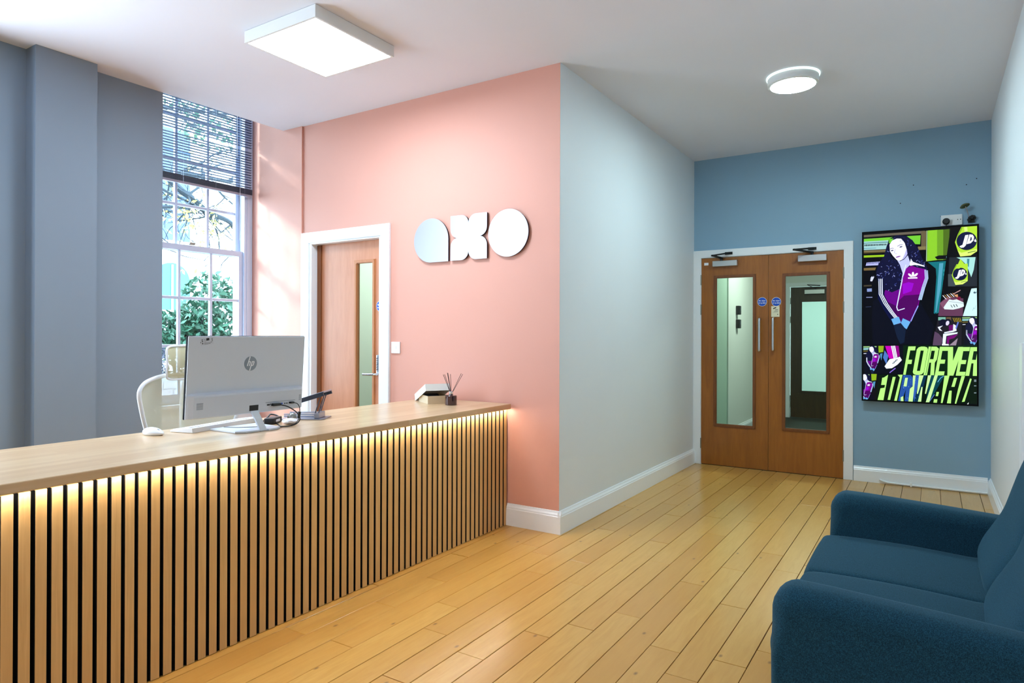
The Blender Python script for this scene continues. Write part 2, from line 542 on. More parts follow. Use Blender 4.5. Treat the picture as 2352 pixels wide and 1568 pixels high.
wp = B(XG - 0.62, -4.397, YP - 0.014, YP + 0.14, 0, 3.46)       # part beside the window stands slightly proud
box(wp, -4.397, -4.30, YP, YP + 0.14, 0, H)
box(wp, -4.30, -3.50, YP, YP + 0.14, 2.0, H)
box(wp, -3.50, XW - 0.12, YP, YP + 0.14, 0, H)
struct('wall_end', wp, m_pink, label='salmon pink wall with the silver sign')
struct('wall_corridor', B(XW - 0.12, XW, YP + 0.001, YB + 0.15, 0, H), m_white_wall, label='off-white side wall of the corridor')
# pink return so the arris is clean
struct('wall_end_return', B(XW - 0.12, XW - 0.0005, YP, YP + 0.001, 0, H), m_pink)
wb = B(XW, -1.909, YB, YB + 0.15, 0, H)
box(wb, -1.909, -0.650, YB, YB + 0.15, 2.022, H)
box(wb, -0.650, XR + 0.1, YB, YB + 0.15, 0, H)
wall_far = struct('wall_far', wb, m_blue, label='light blue wall with double doors and screen')
struct('wall_right', B(XR, XR + 0.12, YK, YB, 0, H), m_white_wall, label='off-white wall behind the sofa')
struct('wall_back', B(XG, XR, YK - 0.12, YK, 0, H), m_grey)

for (x, z) in ((-0.131, 2.521), (0.302, 2.522), (-0.225, 2.378), (0.062, 2.240), (0.235, 2.481)):
    bm = bmesh.new(); lathe(bm, [(0.0045, -0.0012), (0.0045, 0)], x, z, 8, axis='y', base=YB)
    link('screw_hole', bm, m_ink, wall_far)

# skirting boards: flat face, stepped ogee top
def skirt_profile(h=0.143, t=0.02):
    return [(0, 0), (t, 0), (t, h - 0.034), (t - 0.003, h - 0.030), (t - 0.004, h - 0.022), (t - 0.011, h - 0.012), (t - 0.014, h - 0.001), (0, h)]
def skirt(name, p0, p1, nrm, h=0.143, t=0.02):
    bm = bmesh.new()
    p0, p1, nrm = Vector(p0), Vector(p1), Vector(nrm)
    A = [bm.verts.new(p0 + nrm * d + Vector((0, 0, z))) for d, z in skirt_profile(h, t)]
    C = [bm.verts.new(p1 + nrm * d + Vector((0, 0, z))) for d, z in skirt_profile(h, t)]
    n = len(A)
    bm.faces.new(A); bm.faces.new(list(reversed(C)))
    for i in range(n): bm.faces.new([A[i - 1], A[i], C[i], C[i - 1]])
    return struct(name, bm, m_gloss)
skirt('baseboard_end', (XC + 0.0005, YP, 0), (XW + 0.0195, YP, 0), (0, -1, 0))
skirt('baseboard_corridor', (XW, YP - 0.0195, 0), (XW, YB - 0.021, 0), (1, 0, 0))
skirt('baseboard_far', (-0.572, YB, 0), (XR - 0.02, YB, 0), (0, -1, 0), h=0.131)
skirt('baseboard_right', (XR, YB, 0), (XR, YK, 0), (-1, 0, 0), h=0.131)
skirt('baseboard_left', (XG, YK, 0), (XG, 1.777, 0), (1, 0, 0))

# ------------------------------------------------------------------ door casings
def casing(name, x0, x1, z1, w, y, t=0.022, leftw=None):
    """U-shaped architrave round an opening x0..x1, top z1"""
    lw = leftw or w
    bm = bmesh.new()
    pts = [(x0 - lw, 0), (x0 - lw, z1 + w), (x1 + w, z1 + w), (x1 + w, 0), (x1, 0), (x1, z1), (x0, z1), (x0, 0)]
    A = [bm.verts.new((a, y - t, c)) for a, c in pts]; C = [bm.verts.new((a, y, c)) for a, c in pts]
    quads = [(0, 1, 6, 7), (1, 2, 5, 6), (2, 3, 4, 5)]
    for q in quads:
        bm.faces.new([A[i] for i in q]); bm.faces.new([C[i] for i in reversed(q)])
    for i in range(8): bm.faces.new([A[i - 1], C[i - 1], C[i], A[i]])
    es = [e for e in bm.edges if all(v in A for v in e.verts) and len([f for f in e.link_faces if all(v in A for v in f.verts)]) == 1]
    bmesh.ops.bevel(bm, geom=es, offset=0.004, segments=2, affect='EDGES')
    return struct(name, bm, m_gloss)
c1 = casing('trim_1', -4.300, -3.505, 2.000, 0.088, YP, leftw=0.098)
c1['label'] = 'white architrave of the light wooden door'
bm = bmesh.new()
for a, b_ in ((-4.300, -4.278), (-3.525, -3.505)):
    box(bm, a, b_, YP - 0.012, YP + 0.14, 0, 2.0)
box(bm, -4.278, -3.525, YP - 0.012, YP + 0.14, 1.990, 2.0)
link('door_lining', bm, m_gloss, c1)
c2 = casing('trim_2', -1.909, -0.650, 2.014, 0.073, YB)
c2['label'] = 'white architrave of the double doors'
bm = bmesh.new()
box(bm, -1.909, -1.9065, YB - 0.01, YB + 0.15, 0, 2.022); box(bm, -0.6525, -0.650, YB - 0.01, YB + 0.15, 0, 2.022); box(bm, -1.9065, -0.6525, YB - 0.01, YB + 0.15, 2.0125, 2.022)
link('door_lining', bm, m_gloss, c2)

# ------------------------------------------------------------------ doors
def leaf(name, x0, x1, z1, g, y, label, m=m_door, mb=m_bead, mg=m_glass_g, hinge_x=None, thick=0.044, hz=(1.80, 1.51, 0.206)):
    """door leaf with a vision panel g=(gx0,gx1,gz0,gz1); front face at y"""
    root = empty(name, ((x0 + x1) / 2, y + thick / 2, 0), label=label, kind='structure')
    gx0, gx1, gz0, gz1 = g
    bm = bmesh.new(); holed(bm, x0, x1, 0.006, z1, gx0, gx1, gz0, gz1, y, y + thick)
    link('leaf_panel', bm, m, root)
    bw = 0.028
    bm = bmesh.new(); holed(bm, gx0 - bw * 0.35, gx1 + bw * 0.35, gz0 - bw * 0.35, gz1 + bw * 0.35, gx0 + bw * 0.65, gx1 - bw * 0.65, gz0 + bw * 0.65, gz1 - bw * 0.65, y - 0.011, y + 0.012)
    es = [e for e in bm.edges if all(v.co.y < y - 0.010 for v in e.verts)]
    bmesh.ops.bevel(bm, geom=es, offset=0.005, segments=2, affect='EDGES')
    link('glazing_bead', bm, mb, root)
    link('glass', B(gx0 + 0.001, gx1 - 0.001, y + 0.018, y + 0.024, gz0 + 0.001, gz1 - 0.001), mg, root)
    if hinge_x is not None:
        for z in hz:
            bm = bmesh.new(); box(bm, hinge_x - 0.004, hinge_x + 0.004, y - 0.004, y - 0.0003, z - 0.048, z + 0.048)
            tube(bm, [(hinge_x, y - 0.008, z - 0.05), (hinge_x, y - 0.008, z + 0.05)], 0.006, 8)
            link('hinge', bm, m_hinge, root, smooth=True)
    return root

def closer(root, x0, x1, z0, z1, y, arm):
    bm = B(x0, x1, y - 0.052, y - 0.0005, z0, z1, bev=0.003)
    c = link('door_closer', bm, m_steel, root); c['label'] = 'brushed steel overhead door closer'
    bm = bmesh.new()
    for a, b_ in zip(arm, arm[1:]):
        a, b_ = Vector(a), Vector(b_)
        d = (b_ - a).normalized(); s = d.cross(Vector((0, 0, 1))).normalized() * 0.012
        up = s.cross(d).normalized() * 0.007
        vs = [bm.verts.new(p + i * s + j * up) for p in (a - d * 0.008, b_ + d * 0.008) for i, j in ((1, 1), (1, -1), (-1, -1), (-1, 1))]
        for f in ((0, 1, 2, 3), (7, 6, 5, 4), (0, 4, 5, 1), (1, 5, 6, 2), (2, 6, 7, 3), (3, 7, 4, 0)): bm.faces.new([vs[i] for i in f])
    p = arm[-1]; box(bm, p[0] - 0.035, p[0] + 0.035, YB - 0.030, YB - 0.0225, p[2] - 0.012, p[2] + 0.012)
    p = arm[0]; tube(bm, [(p[0], p[1], z1 - 0.004), (p[0], p[1], p[2] + 0.008)], 0.012, 10)
    link('closer_arm', bm, m_black_arm, c)

def pull(root, x, z0, z1, y):
    yy = y - 0.055
    P_ = smooth_path([(x, y - 0.0005, z0 + 0.012), (x, yy + 0.012, z0 + 0.010), (x, yy, z0 + 0.03), (x, yy, (z0 + z1) / 2), (x, yy, z1 - 0.03), (x, yy + 0.012, z1 - 0.010), (x, y - 0.0005, z1 - 0.012)], 5)
    bm = bmesh.new(); tube(bm, P_, 0.0105, 12)
    h = link('pull_handle', bm, m_chrome, root, smooth=True); h['label'] = 'satin steel D-shaped pull handle'

def fire_sign(root, x, z, y, r=0.042, full=True):
    bm = bmesh.new(); lathe(bm, [(r, -0.0012), (r, -0.0001)], x, z, 32, axis='y', base=y)
    s = link('fire_door_sign', bm, m_signwhite, root); s['label'] = 'round blue sign with white lettering'
    bm = bmesh.new(); lathe(bm, [(r * 0.93, -0.0018), (r * 0.93, -0.0012)], x, z, 32, axis='y', base=y)
    f = link('sign_face', bm, m_signblue, s)
    text_mesh('lettering', 'Fire door', 0.0155, m_signwhite, s, facing_y(x, y - 0.0021, z + 0.009), bold=0.0006)
    text_mesh('lettering', 'keep shut', 0.0155, m_signwhite, s, facing_y(x, y - 0.0021, z - 0.011), bold=0.0006)

YD = YB - 0.006
d2 = leaf('door_2', -1.9055, -1.2825, 2.0095, (-1.775, -1.402, 0.388, 1.828), YD, 'left leaf of the orange-brown wooden double doors with tall glass panel', hinge_x=-1.9075)
closer(d2, -1.786, -1.556, 1.922, 1.975, YD, [(-1.705, YD - 0.03, 2.00), (-1.745, YD - 0.19, 2.012), (-1.640, YD - 0.04, 2.045)])
pull(d2, -1.352, 1.105, 1.425, YD)
fire_sign(d2, -1.337, 1.574, YD)
bm = B(-1.879, -1.838, YD - 0.0012, YD - 0.0001, 1.942, 1.967)
link('sticker', bm, m_signwhite, d2)
d3 = leaf('door_3', -1.2795, -0.6535, 2.0095, (-1.150, -0.771, 0.394, 1.820), YD, 'right leaf of the orange-brown wooden double doors beside the screen', hinge_x=-0.6515, hz=(1.81, 1.51, 0.206))
closer(d3, -1.020, -0.785, 1.925, 1.982, YD, [(-0.905, YD - 0.03, 2.005), (-1.030, YD - 0.17, 2.022), (-0.905, YD - 0.05, 2.040)])
pull(d3, -1.232, 1.112, 1.428, YD)
fire_sign(d3, -1.212, 1.571, YD)
bm = B(-1.256, -1.184, YD - 0.0012, YD - 0.0001, 1.432, 1.531)
st = link('camera_notice', bm, m_yellow, d3); st['label'] = 'small cream notice with a security camera symbol'
bm = bmesh.new()
R_ = Matrix.Rotation(math.radians(-24), 3, 'Y')
rbox(bm, (-1.226, YD - 0.0016, 1.513), (0.028, 0.0006, 0.009), 0.0001, 1, R_)
box(bm, -1.222, -1.196, YD - 0.0018, YD - 0.0012, 1.497, 1.500); box(bm, -1.232, -1.196, YD - 0.0018, YD - 0.0012, 1.482, 1.4845)
box(bm, -1.203, -1.196, YD - 0.0018, YD - 0.0012, 1.450, 1.458)
link('camera_symbol', bm, m_ink, st)
text_mesh('lettering', 'CCTV', 0.010, m_ink, st, facing_y(-1.209, YD - 0.0014, 1.491))
text_mesh('lettering', 'IN OPERATION', 0.0062, m_ink, st, facing_y(-1.220, YD - 0.0014, 1.474))

# door in the salmon wall
YL = YP + 0.06
d1 = leaf('door_1', -4.2770, -3.5260, 1.9890, (-3.845, -3.640, 0.30, 1.832), YL, 'light wooden door with narrow glass strip in the salmon wall', m=m_door_pink, mb=m_bead_l)
link('door_stop', B(-4.2770, -4.232, YL - 0.012, YL - 0.0004, 0.006, 1.985), m_bead, d1)
fire_sign(d1, -3.577, 1.474, YL, 0.043)
bm = B(-3.604, -3.559, YL - 0.02, YL - 0.0004, 0.935, 1.100, bev=0.009, seg=3)
kp = link('keypad_lock', bm, m_chrome, d1); kp['label'] = 'chrome mechanical keypad lock'
for i in range(7):
    for j in (-1, 1):
        bm = bmesh.new(); lathe(bm, [(0.0048, -0.0235), (0.0052, -0.0205)], -3.5815 + j * 0.010, 0.985 + i * 0.0145, 10, axis='y', base=YL)
        link('key_button', bm, m_alu_dk, kp)
bm = bmesh.new()
tube(bm, smooth_path([(-3.573, YL - 0.018, 0.950), (-3.573, YL - 0.05, 0.950), (-3.600, YL - 0.058, 0.950), (-3.705, YL - 0.056, 0.948)], 5), 0.010, 10)
link('lever_handle', bm, m_chrome, d1, smooth=True)

# ------------------------------------------------------------------ rooms behind the doors
s = B(-2.20, -2.05, YB + 0.15, 10.9, 0, H)
struct('wall_passage_left', s, m_corr)
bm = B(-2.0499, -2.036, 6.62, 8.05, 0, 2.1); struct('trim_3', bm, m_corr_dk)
bm = B(-2.0358, -2.022, 7.92, 8.10, 0, 2.15); struct('trim_4', bm, m_corr)
s = B(-2.05, -1.90, 10.9, 11.05, 0, H); box(s, -1.90, -0.93, 10.9, 11.05, 2.035, H); box(s, -0.93, 0.4, 10.9, 11.05, 0, H)
struct('wall_passage_end', s, m_corr)
struct('wall_passage_right', B(0.25, 0.4, YB + 0.15, 10.9, 0, H), m_corr)
struct('ceiling_passage', B(-3.6, 0.4, YB + 0.15, 15.2, H, H + 0.1), m_ceil)
struct('floor_passage', B(-3.6, 0.4, YB + 0.01, 15.2, -0.1, -0.001), m_carpet)
skirt('baseboard_passage', (-2.05, 8.11, 0), (-2.05, 10.9, 0), (1, 0, 0), 0.14)
s = B(-3.6, 0.4, 15.0, 15.15, 0, H); box(s, -3.6, -3.5, 11.05, 15.0, 0, H); box(s, 0.3, 0.4, 11.05, 15.0, 0, H)
struct('wall_far_room', s, m_corr)
d4 = leaf('door_4', -1.843, -0.960, 2.01, (-1.70, -1.325, 0.40, 1.80), 10.93, 'dark wooden door with glass panel at the end of the passage', m=m_door_dark, mb=m_door_dark, hinge_x=-1.846)
c4 = casing('trim_5', -1.85, -0.955, 2.015, 0.06, 10.9)
bm = B(-1.64, -1.36, 10.88, 10.9285, 1.90, 1.965, bev=0.003); link('door_closer', bm, m_steel, d4)
bm = bmesh.new(); tube(bm, [(-1.48, 10.88, 1.97), (-1.58, 10.74, 2.03), (-1.42, 10.86, 2.02)], 0.008, 6); link('closer_arm', bm, m_black_arm, d4)
# access readers seen through the left leaf
for z, lb in ((1.575, 'upper small black wall reader seen through the left door glass'), (1.405, 'lower small black wall reader seen through the left door glass')):
    e = empty('card_reader', (-2.04, 8.42, z), label=lb, cat='card reader', group='black readers on the passage wall')
    link('reader_body', B(-2.0499, -2.005, 8.38, 8.47, z - 0.055, z + 0.055, bev=0.006), m_black, e)
    link('reader_window', B(-2.0049, -2.003, 8.395, 8.455, z - 0.005, z + 0.035), m_alu_dk, e)
# office behind the light wooden door
s = B(-4.9, -2.2, 6.38, 6.44, 0, H); box(s, -4.96, -4.9, YP + 0.14, 6.44, 0, H)
struct('wall_office', s, m_corr)
struct('ceiling_office', B(-4.96, XW - 0.12, YP + 0.14, 6.44, H, H + 0.1), m_ceil)
struct('floor_office', B(-4.96, XW - 0.12, YP + 0.14, 6.44, -0.1, -0.001), m_carpet)
struct('trim_6', B(-4.86, -2.2, 6.365, 6.3799, 0, 1.0), mat('office_green_panel', (176, 196, 110), 0.6))

# ------------------------------------------------------------------ window_1
XS_U, XS_L = -5.13, -5.08       # sash planes
w1 = empty('window_1', (-5.1, 3.14, 0.7), label='tall white sash window with three columns of panes', kind='structure')
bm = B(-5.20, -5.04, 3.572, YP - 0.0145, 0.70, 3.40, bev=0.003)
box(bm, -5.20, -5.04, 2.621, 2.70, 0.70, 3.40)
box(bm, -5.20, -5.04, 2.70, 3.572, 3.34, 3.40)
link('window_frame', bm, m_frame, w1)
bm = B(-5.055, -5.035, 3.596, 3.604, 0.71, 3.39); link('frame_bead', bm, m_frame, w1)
link('window_sill', B(-5.22, -4.96, 2.625, YP - 0.0145, 0.672, 0.70, bev=0.004), m_gloss, w1)
yb = [2.735, 3.005, 3.280, 3.535]
def sash(name, x, z0, z1, bars, stile, railb, railt):
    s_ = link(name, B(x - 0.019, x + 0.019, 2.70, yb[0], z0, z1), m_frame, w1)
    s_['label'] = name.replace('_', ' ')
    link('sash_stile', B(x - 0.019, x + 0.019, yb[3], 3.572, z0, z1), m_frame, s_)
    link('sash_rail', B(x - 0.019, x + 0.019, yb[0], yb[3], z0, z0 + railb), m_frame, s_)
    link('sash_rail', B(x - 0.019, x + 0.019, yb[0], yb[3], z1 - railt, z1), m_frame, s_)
    zs = [z0 + railb] + bars + [z1 - railt]
    for y in yb[1:3]:
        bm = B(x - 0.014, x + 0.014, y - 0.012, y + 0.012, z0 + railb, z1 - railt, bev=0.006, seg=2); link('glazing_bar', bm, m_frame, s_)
    for z in bars:
        for y0, y1 in zip([yb[0], yb[1] + 0.012, yb[2] + 0.012], [yb[1] - 0.012, yb[2] - 0.012, yb[3]]):
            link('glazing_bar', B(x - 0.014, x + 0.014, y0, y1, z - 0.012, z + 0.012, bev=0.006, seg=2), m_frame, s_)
    for i in range(3):
        for j in range(len(zs) - 1):
            link('pane', B(x - 0.003, x, yb[i] + (0.004 if i == 0 else 0.008), yb[i + 1] - (0.004 if i == 2 else 0.008), zs[j] + 0.004, zs[j + 1] - 0.004), m_glass, s_)
sash('upper_sash', XS_U, 1.925, 3.34, [2.300, 2.655, 3.01], 0.035, 0.045, 0.04)
sash('lower_sash', XS_L, 0.70, 1.972, [1.160, 1.545], 0.035, 0.075, 0.045)
bm = bmesh.new(); rbox(bm, (-5.055, 3.1, 1.985), (0.03, 0.05, 0.02), 0.006); link('sash_fastener', bm, m_hinge, w1)
# ------------------------------------------------------------------ venetian blind
vb = empty('window_blind', (-4.99, 3.13, 2.44), label='half-lowered grey metal venetian blind in the sash window', cat='blind')
sl = bmesh.new()
prof = [(-0.0125, -0.0012), (-0.006, 0.0004), (0, 0.001), (0.006, 0.0004), (0.0125, -0.0012)]
th = math.radians(8)
def slat_mesh():
    bm = bmesh.new()
    P_ = []
    for (a, b_) in prof: P_.append((a * math.cos(th) - b_ * math.sin(th), a * math.sin(th) + b_ * math.cos(th)))
    Q_ = [(a, b_ - 0.0003) for a, b_ in P_]
    prism(bm, P_ + Q_[::-1], 'y', -0.475, 0.475)
    bmesh.ops.recalc_face_normals(bm, faces=bm.faces)
    me = bpy.data.meshes.new('slat'); bm.to_mesh(me); bm.free(); me.materials.append(m_blind)
    return me
sm = slat_mesh()
z = 2.525; k = 0
while z < 3.33:
    if k != 15:
        o = bpy.data.objects.new('blind_slat', sm); COL.objects.link(o); o.parent = vb
        o.location = (0.0, 0.0, z - 2.44); o.rotation_euler = (random.uniform(-0.001, 0.001), random.uniform(-0.03, 0.03), 0)
    z += 0.0215; k += 1
link('blind_headrail', B(-5.015, -4.97, 2.655, 3.605, 3.335, 3.38), m_blind_dk, vb)
bm = bmesh.new()
for i in range(7): box(bm, -5.003, -4.977, 2.655, 3.605, 2.462 + i * 0.0068, 2.4665 + i * 0.0068)
link('stacked_slats', bm, m_blind_dk, vb)
link('bottom_rail', B(-5.003, -4.977, 2.653, 3.607, 2.440, 2.460, bev=0.003), m_alu, vb)
for y in (2.98, 3.26, 3.53):
    bm = bmesh.new(); tube(bm, [(-4.976, y, 2.44), (-4.976, y, 3.33)], 0.0008, 5); tube(bm, [(-5.004, y, 2.44), (-5.004, y, 3.33)], 0.0008, 5)
    link('ladder_cord', bm, m_alu, vb)
bm = bmesh.new(); tube(bm, [(-4.962, 3.47, 3.33), (-4.960, 3.475, 2.75), (-4.96, 3.472, 2.05)], 0.0016, 6)
link('pull_cord', bm, m_white_pl, vb)
bm = bmesh.new(); tube(bm, [(-4.955, 3.44, 3.33), (-4.955, 3.44, 2.75)], 0.003, 6)
link('tilt_wand', bm, m_white_pl, vb)

# ------------------------------------------------------------------ ceiling lamps
p = empty('square_ceiling_light', (-3.005, 2.635, H), label='square white panel lamp on the ceiling above the desk', cat='ceiling light')
x0, x1, y0, y1 = -3.300, -2.710, 2.335, 2.930
bm = bmesh.new()
bt = 0.068
box(bm, x0, x0 + 0.014, y0, y1, H - bt, H - 0.002); box(bm, x1 - 0.014, x1, y0, y1, H - bt, H - 0.002)
box(bm, x0 + 0.014, x1 - 0.014, y0, y0 + 0.014, H - bt, H - 0.002); box(bm, x0 + 0.014, x1 - 0.014, y1 - 0.014, y1, H - bt, H - 0.002)
box(bm, x0 + 0.014, x1 - 0.014, y0 + 0.014, y1 - 0.014, H - 0.02, H - 0.002)
link('lamp_housing', bm, m_lampbody, p)
link('diffuser', B(x0 + 0.0145, x1 - 0.0145, y0 + 0.0145, y1 - 0.0145, H - bt + 0.001, H - bt + 0.005), m_diff, p)
p = empty('round_ceiling_light', (-0.780, 4.685, H), label='round white lamp on the corridor ceiling', cat='ceiling light')
bm = bmesh.new(); lathe(bm, [(0.150, -0.012), (0.163, -0.012), (0.166, -0.006), (0.166, -0.0005)], -0.780, 4.685, 48, base=H)
link('backplate', bm, mat('lit_rim', (225, 250, 245), 0.4, emit=0.9), p, smooth=True)
bm = bmesh.new(); lathe(bm, [(0.132, -0.062), (0.150, -0.062), (0.158, -0.056), (0.158, -0.0122), (0.132, -0.0122)], -0.780, 4.685, 48, base=H)
link('lamp_housing', bm, m_lampbody, p, smooth=True)
bm = bmesh.new(); lathe(bm, [(0.100, -0.0665), (0.136, -0.0645), (0.140, -0.0622)], -0.780, 4.685, 48, base=H)
link('diffuser', bm, m_diff2, p, smooth=True)

# ------------------------------------------------------------------ reception desk
YD0, YD1 = -1.30, YP - 0.0145
rd = empty('reception_desk', (-2.70, 1.18, 0), label='long oak reception desk with vertical slat front and lit top edge', cat='reception desk')
link('worktop', B(-3.045, XL, YD0 - 0.03, YD1, ZL, ZT, bev=0.0035), m_top, rd)
link('back_panel', B(XC - 0.020, XC - 0.011, YD0, YD1 - 0.001, 0.001, ZL - 0.0005), m_felt, rd)
bm = B(-2.41, XC - 0.0205, YD0, YD1 - 0.001, 0.001, ZL - 0.0005)
for y in (YD0, 0.35, 1.15, 2.75, YD1 - 0.02): box(bm, -3.00, -2.4105, y, y + 0.018, 0.001, ZL - 0.0005)
link('carcass', bm, m_white_pl, rd)
def slat_obj(y, w=0.0320):
    bm = B(XC - 0.0108, XC, y, y + w, 0.002, ZL - 0.008, bev=0.0008, seg=1)
    return bm
bm = slat_obj(0); 
for v in bm.verts: v.co -= Vector((-2.70, 0, 0))
bmesh.ops.recalc_face_normals(bm, faces=bm.faces)
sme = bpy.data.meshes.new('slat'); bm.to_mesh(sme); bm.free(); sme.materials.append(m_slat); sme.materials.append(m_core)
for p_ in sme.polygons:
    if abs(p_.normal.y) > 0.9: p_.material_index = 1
y = 0.8485; ys = []
while y + 0.032 < YD1: ys.append(y); y += 0.04545
y = 0.8485 - 0.04545
while y > YD0: ys.append(y); y -= 0.04545
for y in sorted(ys):
    o = bpy.data.objects.new('oak_slat', sme); COL.objects.link(o); o.parent = rd; o.location = (0, y - 1.18, 0)
link('light_strip', B(-2.3530, -2.3465, YD0, YD1 - 0.004, ZL - 0.0018, ZL - 0.0003), m_led, rd)

# ------------------------------------------------------------------ silver wall sign: three metal letters
def sign(name, pts, label):
    root = empty(name, (sum(q[0] for q in pts) / len(pts), YP, sum(q[1] for q in pts) / len(pts)), label=label, cat='sign letter', group='silver sign letters')
    bm = bmesh.new(); prism(bm, pts, 'y', YP - 0.020, YP - 0.017); link('metal_face', bm, m_logo, root)
    cx, cz = root.location.x, root.location.z
    bm = bmesh.new(); prism(bm, [(cx + (a - cx) * 0.985, cz + (c - cz) * 0.985) for a, c in pts], 'y', YP - 0.0169, YP - 0.0003); link('backing', bm, m_logo_edge, root)
def arc(cx, cz, r, a0, a1, n=16): return [(cx + r * math.cos(math.radians(a0 + (a1 - a0) * i / n)), cz + r * math.sin(math.radians(a0 + (a1 - a0) * i / n))) for i in range(n + 1)]
ax0, ax1, az0, az1 = -3.172, -2.858, 1.770, 2.084
r_ = (ax1 - ax0) / 2
sign('sign_letter', arc(ax0 + r_, az0 + r_, r_, 0, 270, 40) + [(ax1, az0)], 'silver letter a with one square corner, leftmost on the salmon wall')
x0, x1, z0, z1 = -2.838, -2.529, 1.771, 2.083
cx, cz = (x0 + x1) / 2, (z0 + z1) / 2; r_ = 0.062
P_ = [(x1, z1)] + arc(cx + r_, z1 - r_, r_, 90, 180, 8) + arc(cx - r_, z1 - r_, r_, 0, 90, 8) + [(x0, z1)] + arc(x0 + r_, cz + r_, r_, 180, 270, 8) + arc(x0 + r_, cz - r_, r_, 90, 180, 8) + [(x0, z0)]
P_ += arc(cx - r_, z0 + r_, r_, 270, 360, 8) + arc(cx + r_, z0 + r_, r_, 180, 270, 8) + [(x1, z0)] + arc(x1 - r_, cz - r_, r_, 0, 90, 8) + arc(x1 - r_, cz + r_, r_, 270, 360, 8)
sign('sign_letter', P_, 'silver four-petal letter x, middle of the wall sign')
sign('sign_letter', arc(-2.360, 1.929, 0.1575, 0, 354, 59), 'round silver letter o of the wall sign, next to the wall corner')

# light switch
e = empty('light_switch', (-3.36, YP, 1.158), label='white square light switch beside the white door frame', cat='switch')
link('switch_plate', B(-3.402, -3.316, YP - 0.010, YP - 0.0003, 1.115, 1.201, bev=0.003), m_white_pl, e)
link('rocker', B(-3.366, -3.352, YP - 0.014, YP - 0.0101, 1.147, 1.169, bev=0.001), m_white_pl, e)

